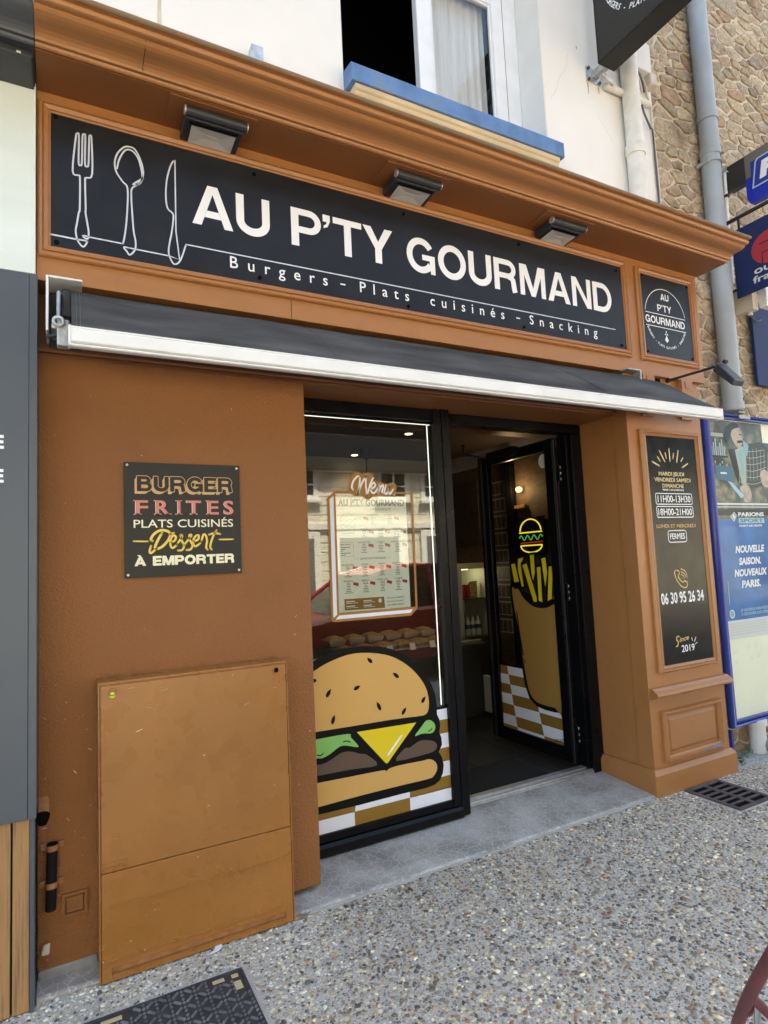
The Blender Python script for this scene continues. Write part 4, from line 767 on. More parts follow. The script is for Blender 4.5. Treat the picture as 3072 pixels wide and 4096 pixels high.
# ------------------------------------------------------------------ inside the shop
struct(MB().box(.1, 4.26, .50, 6.3, -.1, .054).build('shop_floor', 'floor_tile'))
fl = bpy.data.objects['shop_floor']
tile = MB().box(-.222, .222, -.222, .222, 0, .006); t0 = tile.build('floor_tile', 'floor_tile', fl, .002); tm = t0.data; first = True
for i in range(5):
    for j in range(6):
        o = t0 if first else t0.copy()
        if not first: COL.objects.link(o)
        first = False; o.location = (2.05 + i * .45, .80 + j * .45, .0545)
struct(MB().box(4.2, 4.259, .64, 3.6, .05, 2.65).build('shop_wall', 'room_wall')); struct(MB().box(.3, 4.2, 3.4, 3.46, .05, 2.65).build('shop_back_wall', 'room_wall'))
struct(MB().box(4.19, 4.259, .64, 3.6, 2.65, 2.82).box(.3, 4.19, 3.39, 3.46, 2.65, 2.82).build('shop_wall_cove', 'room_cove')); struct(MB().box(.1, 4.259, .64, 3.6, 2.82, 2.858).build('shop_ceiling', 'room_ceiling'))
struct(MB().box(.3, .36, .6, 3.4, .05, 2.82).build('shop_side_wall', 'room_wall'))
m_ = MB().box(2.15, 3.05, .60, 1.0, .056, .068); tag(m_.build('door_mat', 'mat_black', None, .003), 'black rubber door mat just inside the open door', 'mat')
dc = thing('display_counter', (2.8, 2.3, .054), 'grey food counter with a glass display seen through the shop window', 'counter')
P('body', MB().box(1.5, 3.72, 2.2, 2.95, .054, .74), 'counter_grey', .02, dc); P('top', MB().box(1.48, 3.74, 2.17, 2.97, .741, .775), 'counter_grey', .008, dc); P('display_glass', MB().box(1.52, 3.5, 2.2, 2.206, .776, 1.15), 'case_glass', 0, dc); P('rail', MB().tube([(1.5, 2.19, .80), (3.7, 2.19, .80)], .008, 8), 'aluminium', 0, dc)
k = 0
for i in range(6):
    for j in range(2):
        x, y, z = 2.28 + i * .2, 2.36 + j * .24, .776 + j * .07
        t = thing('food_tray', (x, y, z), 'clear plastic tray of food in the %s row of the glass counter' % ('front', 'back')[j], 'tray', 'food trays in the counter')
        b = MB(); b.hexa([(x - .07, y - .09, z), (x + .07, y - .09, z), (x + .07, y + .09, z), (x - .07, y + .09, z), (x - .09, y - .11, z + .06), (x + .09, y - .11, z + .06), (x + .09, y + .11, z + .06), (x - .09, y + .11, z + .06)]); P('tray_body', b, 'tray_clear', .004, t)
        f = MB(); f.hexa([(x - .08, y - .1, z + .055), (x + .08, y - .1, z + .055), (x + .08, y + .1, z + .055), (x - .08, y + .1, z + .055), (x - .05 + .02 * math.sin(k), y - .06, z + .085), (x + .06, y - .05, z + .08), (x + .05, y + .06, z + .09), (x - .06, y + .05, z + .08)]); P('food', f, 'tray_food', .015, t); k += 1
for x in (2.62, 2.86, 3.08): tag(MB().hexa([(x, 2.15, .79), (x + .06, 2.15, .79), (x + .06, 2.152, .79), (x, 2.152, .79), (x, 2.17, .85), (x + .06, 2.17, .85), (x + .06, 2.172, .85), (x, 2.172, .85)]).build('price_card', 'vinyl_white'), 'small white price card, %s on the counter rail' % {2.62: 'leftmost', 2.86: 'middle one', 3.08: 'rightmost'}[x], 'card', 'price cards on the counter')
dk = thing('drinks_cabinet', (3.97, 2.75, .054), 'pale lit drinks cabinet with a shelf behind the open door', 'cabinet')
P('case', MB().box(3.75, 3.80, 2.6, 3.1, .775, 1.50).box(4.14, 4.19, 2.6, 3.1, .775, 1.50).box(3.75, 4.19, 2.6, 3.1, 1.50, 1.56).box(3.80, 4.14, 3.06, 3.1, .775, 1.50), 'niche_white', .003, dk); P('shelf', MB().box(3.80, 4.14, 2.62, 3.06, 1.165, 1.18), 'counter_grey', 0, dk); P('base', MB().box(3.745, 4.195, 2.58, 3.1, .054, .774), 'counter_grey', .006, dk)
P('strip_lamp', MB().box(3.85, 4.10, 2.9, 2.92, 1.485, 1.499), 'bulb_warm', 0, dk)
for i, x in enumerate((3.83, 3.885, 3.94)): tag(MB().lathe([(.022, 0), (.026, .008), (.026, .14), (.021, .15)], (x, 2.70, 1.1805), 12).build('drink_can', 'can_red'), 'red drink can, %s of three on the cabinet shelf' % ('leftmost', 'middle', 'rightmost')[i], 'can', 'red drink cans')
for i, x in enumerate((3.90, 3.97, 4.04)):
    t = thing('water_bottle', (x, 2.68, .775), 'clear water bottle with dark label, %s of three in the drinks cabinet' % ('leftmost', 'middle', 'rightmost')[i], 'bottle', 'water bottles in the cabinet')
    P('glass_body', MB().lathe([(.028, 0), (.031, .01), (.031, .13), (.012, .185), (.012, .205)], (x, 2.68, .776), 14), 'bottle_clear', 0, t); P('bottle_label', MB().lathe([(.0318, .075), (.0318, .12)], (x, 2.68, .776), 14), 'bottle_label', 0, t)
tag(MB().box(3.985, 4.10, 2.74, 2.76, 1.181, 1.36).build('snack_packet', 'tray_food', None, .004), 'printed snack packet beside the red cans', 'packet')
t = thing('photo_display', (4.19, 2.4, .8), 'column of small photo strips pinned on the inner wall seen through the door glass', 'photos')
for i in range(9):
    z = 2.36 - i * .185; s_ = P('photo_strip', MB().box(4.193, 4.199, 2.28, 2.52, z - .075, z + .075), 'photo_frame', 0, t)
    for j in range(3): P('photo', MB().box(4.190, 4.1925, 2.292 + j * .076, 2.356 + j * .076, z - .062, z + .058), 'photo_dark', 0, s_)
P_ = thing('wall_post', (4.18, 2.15, .05), 'dark slim post on the inner wall beside the photos', 'post'); P('post_body', MB().box(4.13, 4.198, 2.10, 2.20, .056, 2.64), 'frame_black', .004, P_)
for n_, y0, y1, z0, z1, lb in (('wall_picture', 1.0, 1.6, 2.1, 2.58, 'dark brown food picture high on the inner wall'), ('wall_picture', 1.25, 2.05, 1.15, 1.62, 'dark food picture low on the inner wall behind the fries sticker'), ('wall_picture', 2.75, 3.35, 1.75, 2.5, 'burger picture on the inner wall above the drinks cabinet')):
    t = thing(n_, (4.19, y0, z0), lb, 'picture', 'food pictures'); P('canvas', MB().box(4.186, 4.199, y0, y1, z0, z1), 'picture', .002, t)
# neon burger on the inner wall
ne = thing('neon_sign', (4.17, 1.9, 1.64), 'glowing yellow neon burger on the inner wall behind the door glass', 'neon sign')
nx, yc = 4.165, 1.885
P('bun_tube', MB().tube([(nx, yc + .155 * math.cos(t), 1.855 + .125 * math.sin(t)) for t in (math.pi * (.02 + .96 * k / 20) for k in range(21))] , .0065, 8).tube([(nx, yc + .165, 1.848), (nx, yc - .165, 1.848)], .0065, 8), 'neon_yellow', 0, ne)
P('lettuce_tube', MB().tube([(nx, yc + .17 - .34 * k / 40, 1.795 + .024 * math.sin(2 * math.pi * 3.5 * k / 40)) for k in range(41)], .006, 8), 'neon_green', 0, ne)
P('patty_tube', MB().tube([(nx, yc + .155, 1.742), (nx, yc - .165, 1.748)], .006, 8), 'neon_red', 0, ne)
P('base_tube', MB().tube([(nx, yc + .155 * math.cos(t), 1.715 + .07 * math.sin(t)) for t in (math.pi * (1 + k / 20) for k in range(21))], .0065, 8).tube([(nx, yc + .155, 1.716), (nx, yc - .155, 1.716)], .0065, 8), 'neon_yellow', 0, ne)
P('backing', MB().box(4.175, 4.19, yc - .19, yc + .19, 1.62, 2.0), 'hole_black', 0, ne)
for i, (x, y) in enumerate(((2.90, 2.06), (2.87, 3.2))):
    t = thing('downlight', (x, y, 2.80), 'lit ceiling downlight %s the counter' % ('in front of', 'behind')[i], 'downlight', 'ceiling downlights'); P('lens', MB().lathe([(.035, 0), (.035, .004)], (x, y, 2.814), 20), 'downlight', 0, t); P('ring', MB().lathe([(.048, .005), (.046, .0005), (.036, .0005), (.0355, .005)], (x, y, 2.812), 20), 'aluminium', 0, t)
    l = bpy.data.lights.new('downlight_lamp', 'SPOT'); l.energy = 3.0; l.color = (1, .86, .6); l.spot_size = R(110); l.spot_blend = .6; l.shadow_soft_size = .04; lo = bpy.data.objects.new('downlight_lamp', l); COL.objects.link(lo); lo.location = (x, y, 2.79); adopt(lo, t); lo.location = (x, y, 2.79)
l = bpy.data.lights.new('cabinet_lamp', 'POINT'); l.energy = .22; l.color = (1, .95, .7); l.shadow_soft_size = .05; lo = bpy.data.objects.new('cabinet_lamp', l); COL.objects.link(lo); adopt(lo, dk); lo.location = (3.97, 2.8, 1.44)
t = thing('pendant_lamp', (2.66, 2.5, 2.45), 'dark funnel shaped lamp hanging near the ceiling inside', 'lamp'); P('shade', MB().lathe([(.075, .115), (.078, .10), (.055, .045), (.025, .01), (.008, 0)], (2.66, 2.5, 2.63), 20), 'frame_black', 0, t); P('rod', MB().tube([(2.66, 2.5, 2.63), (2.66, 2.5, 2.30)], .005, 8).tube([(2.66, 2.5, 2.74), (2.66, 2.5, 2.82)], .01, 8), 'frame_black', 0, t)
t = thing('wall_lamp', (4.17, 1.75, 2.2), 'warm wall light above the neon burger', 'lamp'); P('bulb', MB().lathe([(.02, 0), (.035, .02), (.035, .04), (.02, .055)], (4.16, 2.01, 2.27), 14), 'bulb_warm', 0, t); P('fitting', MB().box(4.15, 4.197, 1.93, 2.09, 2.10, 2.135), 'sticker_brown', .004, t)
l = bpy.data.lights.new('wall_lamp_light', 'POINT'); l.energy = .8; l.color = (1, .72, .42); l.shadow_soft_size = .04; lo = bpy.data.objects.new('wall_lamp_light', l); COL.objects.link(lo); adopt(lo, t); lo.location = (4.08, 2.01, 2.30)
t = thing('white_bin', (3.9, 2.1, .06), 'white panel low beside the counter inside the door', 'panel'); P('panel_face', MB().box(3.70, 3.74, 2.0, 2.19, .10, .45), 'letter_grey', .004, t)
# ------------------------------------------------------------------ signs on the shop front
SY = FY(-.0115)
sg = thing('shop_sign', (1.7, 0, 3.0), 'long dark sign board with cutlery drawing and AU P’TY GOURMAND in white letters', 'sign')
P('board', MB().box(-.039, 3.454, -.011, -.001, 3.003, 3.595), 'sign_black', .001, sg)
a = Art(SY)
f_ = D['fork']
a.line([f_[0], f_[1], f_[2]], .007, 'vinyl_line', 1)
for p in (f_[2:40], D['spoon'][0:25], D['spoon2'], D['spoon3'], D['knife'][4:]): a.line(smooth(p, 4), .007, 'vinyl_line', 1)
for p in (f_[39:], D['spoon'][24:], D['knife'][:5], [(.51, 3.125), (3.352, 3.130)]): a.line(p, .006, 'vinyl_line', 1)
a.build('cutlery_drawing', sg)
for s_, u0, u1 in (('AU', .541, .917), ('P’TY', 1.029, 1.620), ('GOURMAND', 1.707, 3.338)): a = Art(SY); grot(s_, SY, u0, u1, 3.238, 3.440, 'vinyl_white', a); a.build('lettering', sg)
for s_, u0, u1 in (('Burgers', .713, 1.219), ('Plats', 1.405, 1.709), ('cuisinés', 1.849, 2.383), ('Snacking', 2.584, 3.175)): text(s_, SY, u0, u1, 3.054, 3.112, 'vinyl_white', sg, bold=.006, spaced=True, layer=1)
a = Art(SY); a.rect(1.291, 1.320, 3.074, 3.081, 'vinyl_white', 1); a.rect(2.476, 2.506, 3.074, 3.081, 'vinyl_white', 1); a.build('dashes', sg)
sc0 = None
for x, z in ((-.022, 3.583), (-.019, 3.021), (.844, 3.56), (1.70, 3.562), (2.534, 3.562), (3.407, 3.561), (3.407, 3.025), (.858, 3.03), (1.702, 3.024), (2.535, 3.027)):
    P('screw', MB().tube([(x, -.0105, z), (x, -.016, z)], .0095, 12), 'hole_black', .002, sg)
s2 = thing('small_sign', (3.92, 0, 3.0), 'small dark sign with round AU P’TY GOURMAND logo at the end of the frieze', 'sign')
P('board', MB().box(3.657, 4.185, -.011, -.001, 3.003, 3.592), 'sign_black', .001, s2)
a = Art(SY); c = (3.896, 3.288); r_ = .2216
a.line([(c[0] + r_ * math.cos(t), c[1] + r_ * math.sin(t)) for t in (R(11) + R(158) * k / 40 for k in range(41))], .005, 'vinyl_white', 1)
a.line([(3.679, 3.313), (4.114, 3.313)], .005, 'vinyl_white', 1); a.line([(3.677, 3.217), (4.113, 3.216)], .005, 'vinyl_white', 1)
for s_, u0, u1, v0, v1 in (('AU', 3.855, 3.945, 3.425, 3.475), ('P’TY', 3.812, 3.965, 3.337, 3.388), ('GOURMAND', 3.674, 4.105, 3.238, 3.292)): grot(s_, SY, u0, u1, v0, v1, 'vinyl_white', a)
arc_text('BURGERS - PLATS CUISINÉS - SNACKING', SY, c, r_ + .004, R(203), R(337), .017, 'vinyl_white', a, 1)
a.poly([(3.888, 3.168), (3.894, 3.15), (3.908, 3.128), (3.888, 3.108), (3.868, 3.128), (3.882, 3.15)], 'vinyl_white', 1)
for t in (0, 120, 240): a.disc((3.888 + .012 * math.sin(R(t)), 3.176 + .012 * math.cos(R(t))), .004, .009, 'vinyl_white', 1, -R(t))
a.build('round_logo', s2)
for x, z in ((3.67, 3.578), (4.168, 3.575), (3.672, 3.02), (4.166, 3.022)): P('screw', MB().tube([(x, -.0105, z), (x, -.016, z)], .008, 12), 'hole_black', .002, s2)

# opening hours panel on the pillar
HY = FY(.0205)
hp = thing('hours_panel', (3.88, .03, .82), 'tall glossy black panel with opening hours and phone number on the pillar', 'sign')
P('board', MB().box(3.611, 4.141, .021, .0295, .825, 2.414), 'hours_black', 0, hp)
a = Art(HY); q = D['p_rays']
for k in range(0, 18, 2): a.line([q[k], q[k + 1]], .011, 'vinyl_gold_pale', 1)
a.build('sun_rays', hp)
for s_, u0, u1, v0, v1, m, b in (('MARDI JEUDI', 3.716, 3.991, 2.134, 2.162, 'vinyl_gold_pale', .02), ('VENDREDI SAMEDI', 3.664, 4.059, 2.091, 2.119, 'vinyl_gold_pale', .02), ('DIMANCHE', 3.745, 3.977, 2.048, 2.076, 'vinyl_gold_pale', .02), ('*FERMÉ À 13H LE DIMANCHE', 3.742, 3.976, 2.026, 2.039, 'vinyl_white', .02), ('11H00-13H30', 3.683, 4.039, 1.944, 1.992, 'vinyl_white', .012), ('18H00-21H00', 3.678, 4.044, 1.852, 1.899, 'vinyl_white', .012), ('LUNDI ET MERCREDI', 3.648, 4.071, 1.763, 1.788, 'vinyl_orange', .02), ('FERMES', 3.779, 3.941, 1.682, 1.722, 'vinyl_white', .015), ('06 30 95 26 34', 3.632, 4.092, 1.234, 1.311, 'vinyl_white', .022), ('2019', 3.802, 3.941, .895, .942, 'vinyl_white', .012)):
    text(s_, HY, u0, u1, v0, v1, m, hp, bold=b, layer=1)
a = Art(HY)
def rrect(x0, x1, z0, z1, r, w, m):
    p = []
    for cx, cz, a0 in ((x1 - r, z1 - r, 0), (x0 + r, z1 - r, 90), (x0 + r, z0 + r, 180), (x1 - r, z0 + r, 270)): p += [(cx + r * math.cos(R(a0 + 22.5 * k)), cz + r * math.sin(R(a0 + 22.5 * k))) for k in range(5)]
    a.line(p, w, m, 1, closed=True)
rrect(3.664, 4.056, 1.930, 2.006, .012, .006, 'vinyl_white'); rrect(3.664, 4.057, 1.837, 1.914, .012, .006, 'vinyl_white'); rrect(3.761, 3.959, 1.660, 1.742, .02, .006, 'vinyl_white')
a.line(smooth(D['p_phone'], 3), .009, 'vinyl_gold', 1)
for k in '123': a.line(smooth(D['p_w' + k], 4), .008, 'vinyl_gold', 1)
a.line(smooth(D['p_S'], 4), .010, 'vinyl_gold', 1)
for k in '123': a.line(D['p_d' + k], .006, 'vinyl_white', 1)
a.build('print_marks', hp)
text('ince', HY, 3.785, 3.885, .965, 1.0, 'vinyl_gold', hp, bold=.02, shear=.3, layer=1, slope=.01)

# square board on the wall
WY = FY(.1195); wb = thing('menu_board', (.5, .13, 1.59), 'square dark board reading BURGER FRITES PLATS CUISINÉS DESSERT on the orange wall', 'sign')
P('board', MB().box(.244, .766, .12, .126, 1.593, 2.1155), 'board_black', .001, wb)
a = Art(WY)
for k in range(9): grot('BURGER', WY, .300 - .0014 * k, .728 - .0014 * k, 1.984 - .0016 * k, 2.050 - .0016 * k, 'vinyl_tan', a, 1 + .02 * (9 - k), gap=.13)
for k in range(10): t = 2 * math.pi * k / 10; grot('BURGER', WY, .300 + .0052 * math.cos(t), .728 + .0052 * math.cos(t), 1.984 + .0052 * math.sin(t), 2.050 + .0052 * math.sin(t), 'vinyl_tan', a, 3 + .02 * k, gap=.13)
for k in range(6): t = 2 * math.pi * k / 6; grot('BURGER', WY, .300 + .0018 * math.cos(t), .728 + .0018 * math.cos(t), 1.984 + .0018 * math.sin(t), 2.050 + .0018 * math.sin(t), 'board_black', a, 8 + .02 * k, gap=.13)
text('PLATS CUISINÉS', WY, .283, .729, 1.817, 1.853, 'vinyl_cream', art=a, bold=.006, layer=1); a.poly([(.296, 1.694), (.309, 1.694), (.316, 1.684), (.307, 1.684)], 'vinyl_cream', 1)
for k in range(6):
    t = 2 * math.pi * k / 6; dx, dz = .0022 * math.cos(t), .0022 * math.sin(t); grot('A', WY, .287 + dx, .331 + dx, 1.647 + dz, 1.683 + dz, 'vinyl_cream', a, 1 + .02 * k); grot('EMPORTER', WY, .364 + dx, .729 + dx, 1.646 + dz, 1.686 + dz, 'vinyl_cream', a, 1 + .02 * k, gap=.13)
for dx, dz, m, l in ((-.0022, 0, 'vinyl_pink_pale', 1), (0, 0, 'vinyl_pink', 1.5)):
    for ch, u0, u1 in (('F', .292, .345), ('R', .378, .438), ('I', .474, .486), ('T', .513, .58), ('E', .610, .662), ('S', .686, .733)): text(ch, WY, u0 + dx, u1 + dx, 1.876 + dz, 1.942 + dz, m, art=a, bold=.018, layer=l)
    for u0, u1, z in ((.286, .318, 1.876), (.372, .402, 1.876), (.420, .446, 1.876), (.466, .494, 1.876), (.466, .494, 1.938), (.530, .563, 1.876), (.286, .30, 1.938), (.372, .39, 1.938), (.604, .62, 1.938), (.604, .62, 1.876)): a.rect(u0 + dx, u1 + dx, z + dz, z + dz + .005, m, l)
for k in ('w_D', 'w_D2', 'w_D3', 'w_e', 'w_s1', 'w_s2', 'w_e2', 'w_r', 'w_t', 'w_tb'): a.line(smooth(D[k], 5), .0095 if k != 'w_D' else .0115, 'vinyl_yellow', 1)
a.line([(.282, 1.757), (.342, 1.755)], .007, 'vinyl_yellow', 1); a.line([(.661, 1.756), (.728, 1.756)], .007, 'vinyl_yellow', 1)
a.build('print', wb)
for x, z in ((.258, 2.102), (.752, 2.101), (.258, 1.607), (.752, 1.608)): P('screw', MB().tube([(x, .1205, z), (x, .117, z)], .0055, 12), 'galvanised', .001, wb)

# ------------------------------------------------------------------ awning
aw = thing('awning', (2.0, 0, 2.5), 'folded black awning with white front bar hung below the sign', 'awning')
P('front_bar', MB().prism([(-.165, 2.514), (-.200, 2.512), (-.206, 2.516), (-.206, 2.521), (-.200, 2.523), (-.200, 2.527), (-.209, 2.530), (-.211, 2.534), (-.211, 2.576), (-.209, 2.580), (-.204, 2.582), (-.204, 2.585), (-.209, 2.587), (-.207, 2.593), (-.165, 2.593)], 'x', .032, 4.145), 'white_aluminium', .002, aw)
P('end_cap', MB().box(.022, .0315, -.212, -.16, 2.512, 2.594).box(4.1455, 4.156, -.212, -.16, 2.512, 2.594), 'white_aluminium', .003, aw)
P('bar_slot', MB().box(.033, 4.144, -.2006, -.1995, 2.5235, 2.5265), 'pipe_grey', 0, aw)
cl = MB(); nu, nv_ = 90, 14
for j in range(nv_ + 1):
    t = j / nv_
    for i in range(nu + 1):
        u = i / nu; xr = 3.53 + (4.142 - 3.53) * t; x = .034 + (xr - .034) * u
        y = .045 - .235 * t; z = 2.838 - .246 * t + .035 * math.sin(math.pi * t) * (1 - .3 * t)
        sag = math.sin(math.pi * t); z += sag * (.006 * math.sin(7 * x + 2) + .004 * math.sin(17 * x)); y += sag * (-.01 + .006 * math.sin(5 * x))
        if t > .8: z += .004 * math.sin(40 * x) * (t - .8) * 5 * (1 - t) * 5
        cl.v.append((x, y, z))
for j in range(nv_):
    for i in range(nu): b = j * (nu + 1) + i; cl.f.append((b, b + 1, b + nu + 2, b + nu + 1)); cl.m.append(0); cl.sm.append(True)
o = P('cloth', cl, 'awning_cloth', 0, aw); sm_ = o.modifiers.new('thickness', 'SOLIDIFY'); sm_.thickness = .003; sm_.offset = -1
for x0 in (.052, .066):
    P('stitch_line', MB().tube([(x0, .045 - .235 * t - .010 * math.sin(math.pi * t) - .004, 2.838 - .246 * t + .035 * math.sin(math.pi * t) * (1 - .3 * t) + .006) for t in (k / 14 for k in range(15))], .0008, 5), 'stitch', 0, aw)
P('seam', MB().tube([(1.06 + .04 * t * 3, .045 - .235 * t - .010 * math.sin(math.pi * t) - .002, 2.838 - .246 * t + .036 * math.sin(math.pi * t) * (1 - .3 * t) + .004) for t in (k / 14 for k in range(15))], .0018, 5).tube([(2.55 + .5 * t, .045 - .235 * t - .010 * math.sin(math.pi * t) - .002, 2.838 - .246 * t + .036 * math.sin(math.pi * t) * (1 - .3 * t) + .004) for t in (k / 14 for k in range(15))], .0018, 5), 'awning_cloth', 0, aw)
P('roller', MB().tube([(.02, .06, 2.78), (3.52, .06, 2.78)], .045, 16), 'awning_cloth', 0, aw)
P('torsion_bar', MB().box(.0, 3.5, .05, .09, 2.66, 2.70), 'galvanised', .004, aw)
for x0, sgn in ((-.058, 1), (3.535, -1)):
    b = MB(); X = lambda d: x0 + sgn * d
    def bx(a_, b_, *r): b.box(min(X(a_), X(b_)), max(X(a_), X(b_)), *r)
    bx(0, .010, -.05, .13, 2.62, 2.856); bx(.010, .135, -.05, .11, 2.8475, 2.8565)
    P('wall_bracket', b, 'white_aluminium' if sgn > 0 else 'galvanised', .003, aw)
    b = MB(); bx(0.011, .135, .112, .122, 2.60, 2.8466); P('recess_shade', b, 'lamp_black', .002, aw)  # black plate paints the shade inside the bracket recess
    b = MB(); bx(.04, .086, -.10, -.05, 2.545, 2.655); bx(.02, .07, -.05, .10, 2.63, 2.655); P('arm_shoulder', b, 'galvanised', .006, aw)
P('gear_rod', MB().tube([(-.012, -.02, 2.80), (-.012, -.075, 2.655)], .008, 10), 'galvanised', 0, aw)
P('gear_eye', MB().tube([(-.012 + .018 * math.cos(t), -.108, 2.64 + .018 * math.sin(t)) for t in (2 * math.pi * k / 16 for k in range(16))], .007, 8, closed=True), 'galvanised', 0, aw)
P('gear_box', MB().box(.0, .04, -.02, .06, 2.70, 2.82), 'lamp_black', .008, aw); P('gear_pin', MB().tube([(-.015, -.06, 2.60), (-.05, -.03, 2.60)], .009, 10), 'lamp_black', 0, aw)
P('folding_arm', MB().tube([(.08, -.07, 2.60), (1.75, -.11, 2.575)], .02, 10).tube([(3.48, -.07, 2.60), (1.85, -.12, 2.575)], .02, 10), 'white_aluminium', 0, aw)

# floodlights under the cornice
fl1 = thing('floodlight', (.622, -.09, 3.69), 'black floodlight under the cornice above the cutlery drawing', 'floodlight', 'floodlights above the sign')
x0, x1 = .490, .752
P('mount_board', MB().box(.415, .805, -.222, -.055, 3.684, 3.690), 'orange_soffit', .002, fl1)
P('housing', MB().hexa([(x0, -.165, 3.640), (x1, -.165, 3.640), (x1, -.006, 3.628), (x0, -.006, 3.628), (x0, -.165, 3.682), (x1, -.165, 3.682), (x1, -.02, 3.676), (x0, -.02, 3.676)]), 'lamp_black', .006, fl1)
P('front_tube', MB().tube([(x0 - .001, -.178, 3.664), (x1 + .012, -.178, 3.664)], .0225, 18), 'lamp_black', 0, fl1)
P('tube_end', MB().tube([(x0 - .007, -.178, 3.664), (x0 - .0012, -.178, 3.664)], .0205, 18).tube([(x1 + .0122, -.178, 3.664), (x1 + .017, -.178, 3.664)], .0205, 18), 'lamp_end', .002, fl1)
zf = lambda y: 3.6275 + (y + .006) * -.0755
rf = MB(); o_ = [(.522, -.14), (.722, -.14), (.722, -.03), (.522, -.03)]; i_ = [(.590, -.098), (.654, -.098), (.654, -.070), (.590, -.070)]
rf.add([(x, y, zf(y) - .009) for x, y in o_] + [(x, y, zf(y) - .002) for x, y in i_], [(0, 1, 5, 4), (1, 2, 6, 5), (2, 3, 7, 6), (3, 0, 4, 7), (4, 5, 6, 7)]); P('reflector', rf, 'lamp_reflector', 0, fl1)
P('bezel', MB().hexa([(.512, -.152, zf(-.152) - .004), (.732, -.152, zf(-.152) - .004), (.732, -.141, zf(-.141) - .004), (.512, -.141, zf(-.141) - .004), (.512, -.152, zf(-.152)), (.732, -.152, zf(-.152)), (.732, -.141, zf(-.141)), (.512, -.141, zf(-.141))]), 'hole_black', 0, fl1)
P('led_chip', MB().box(.595, .649, -.095, -.073, zf(-.084) - .0032, zf(-.084) - .0022), 'box_beige', 0, fl1)
copy_tree(fl1, (1.702, -.09, 3.69), 'black floodlight under the cornice above the letters TY, middle of three'); copy_tree(fl1, (2.80, -.09, 3.69), 'black floodlight under the cornice above the end of GOURMAND')

# lamp on an arm beside the small sign
la = thing('arm_lamp', (3.9, .02, 2.83), 'dark spotlight on a thin rod sticking out below the small sign', 'spotlight')
P('rod', MB().tube([(3.905, .04, 2.838), (3.903, -.34, 2.828)], .009, 12), 'lamp_black', 0, la); P('rod_socket', MB().tube([(3.905, .03, 2.838), (3.905, .004, 2.837)], .016, 12), 'lamp_black', .002, la)
P('yoke', MB().hexa([(3.885, -.335, 2.845), (3.93, -.335, 2.845), (3.93, -.40, 2.765), (3.885, -.40, 2.765), (3.885, -.322, 2.855), (3.93, -.322, 2.855), (3.93, -.385, 2.775), (3.885, -.385, 2.775)]).tube([(3.91, -.40, 2.848), (3.91, -.42, 2.835)], .014, 10), 'lamp_black', .004, la)
P('head', MB().hexa([(3.86, -.345, 2.795), (3.955, -.345, 2.795), (3.965, -.475, 2.655), (3.85, -.475, 2.655), (3.86, -.385, 2.838), (3.955, -.385, 2.838), (3.965, -.498, 2.69), (3.85, -.498, 2.69)]), 'lamp_black', .008, la); P('lens', MB().hexa([(3.872, -.360, 2.777), (3.943, -.360, 2.777), (3.950, -.465, 2.664), (3.865, -.465, 2.664), (3.872, -.359, 2.779), (3.943, -.359, 2.779), (3.950, -.464, 2.666), (3.865, -.464, 2.666)]), 'lamp_reflector', 0, la)

# electricity cabinet
ec = thing('meter_cabinet', (.53, .07, 0), 'orange painted metal meter cabinet standing against the wall on the pavement', 'cabinet')
P('case', MB().box(.128, .936, .004, .128, .002, 1.172), 'orange_cabinet', .004, ec)
P('rim', MB().box(.128, .134, -.004, .004, .004, 1.170).box(.930, .936, -.004, .004, .004, 1.170).box(.134, .930, -.004, .004, 1.163, 1.1705), 'orange_cabinet', .0015, ec)
P('door', MB().box(.137, .927, -.006, .0035, .4215, 1.158), 'orange_cabinet', .003, ec)
lp = MB().box(.137, .927, -.006, .0035, .056, .4185).box(.137, .174, -.006, .0035, .006, .056).box(.891, .927, -.006, .0035, .006, .056).box(.174, .891, -.006, .0035, .006, .032); P('lower_panel', lp, 'orange_cabinet', .002, ec)
P('gap', MB().box(.136, .928, .0030, .0039, .4186, .4214), 'cover_brown', 0, ec); P('vent_slot', MB().box(.174, .891, .0032, .0039, .0322, .056), 'clamp', 0, ec)
P('ridge', MB().box(.163, .908, -.0115, -.0055, .291, .296), 'orange_cabinet', .001, ec); P('ridge', MB().box(.161, .868, -.0115, -.0055, .084, .089), 'orange_cabinet', .001, ec)
lg = MB().box(.141, .232, -.008, -.0055, .4235, .4265).box(.141, .232, -.008, -.0055, .457, .460).box(.141, .144, -.008, -.0055, .4265, .457).box(.229, .232, -.008, -.0055, .4265, .457); P('emblem_frame', lg, 'orange_cabinet', .0008, ec)
v, f = glyphs('enedis', .0); rx = [p[0] for p in v]; sx = .074 / (max(rx) - min(rx)); lt = MB()
e_ = lambda y: [(.150 + (p[0] - min(rx)) * sx, y, .4335 + p[1] * .024) for p in v]
lt.add(e_(-.0085), f); o = P('emblem_letters', lt, 'orange_cabinet', 0, ec); sm_ = o.modifiers.new('relief', 'SOLIDIFY'); sm_.thickness = .003
for x, z, mm in ((.182, 1.130, 'flap_green'), (.881, 1.134, 'hole_black')):
    P('lock_ring', MB().tube([(x + .014 * math.cos(t), -.0075, z + .014 * math.sin(t)) for t in (2 * math.pi * k / 20 for k in range(20))], .0032, 8, closed=True), 'orange_cabinet', 0, ec)
    P('lock', MB().tube([(x, -.006, z - (.012 if mm == 'flap_green' else 0)), (x, -.0085, z - (.012 if mm == 'flap_green' else 0))], .0115, 14), mm, 0, ec)
P('panel_clip', MB().tube([(.475 + .0, -.0058, .40)] + [(.515 + .04 * math.cos(t), -.0058, .36 + .04 * math.sin(t)) for t in (math.pi + math.pi * k / 10 for k in range(11))] + [(.555, -.0058, .405)], .0012, 5), 'clamp', 0, ec)
rg = random.Random(31)
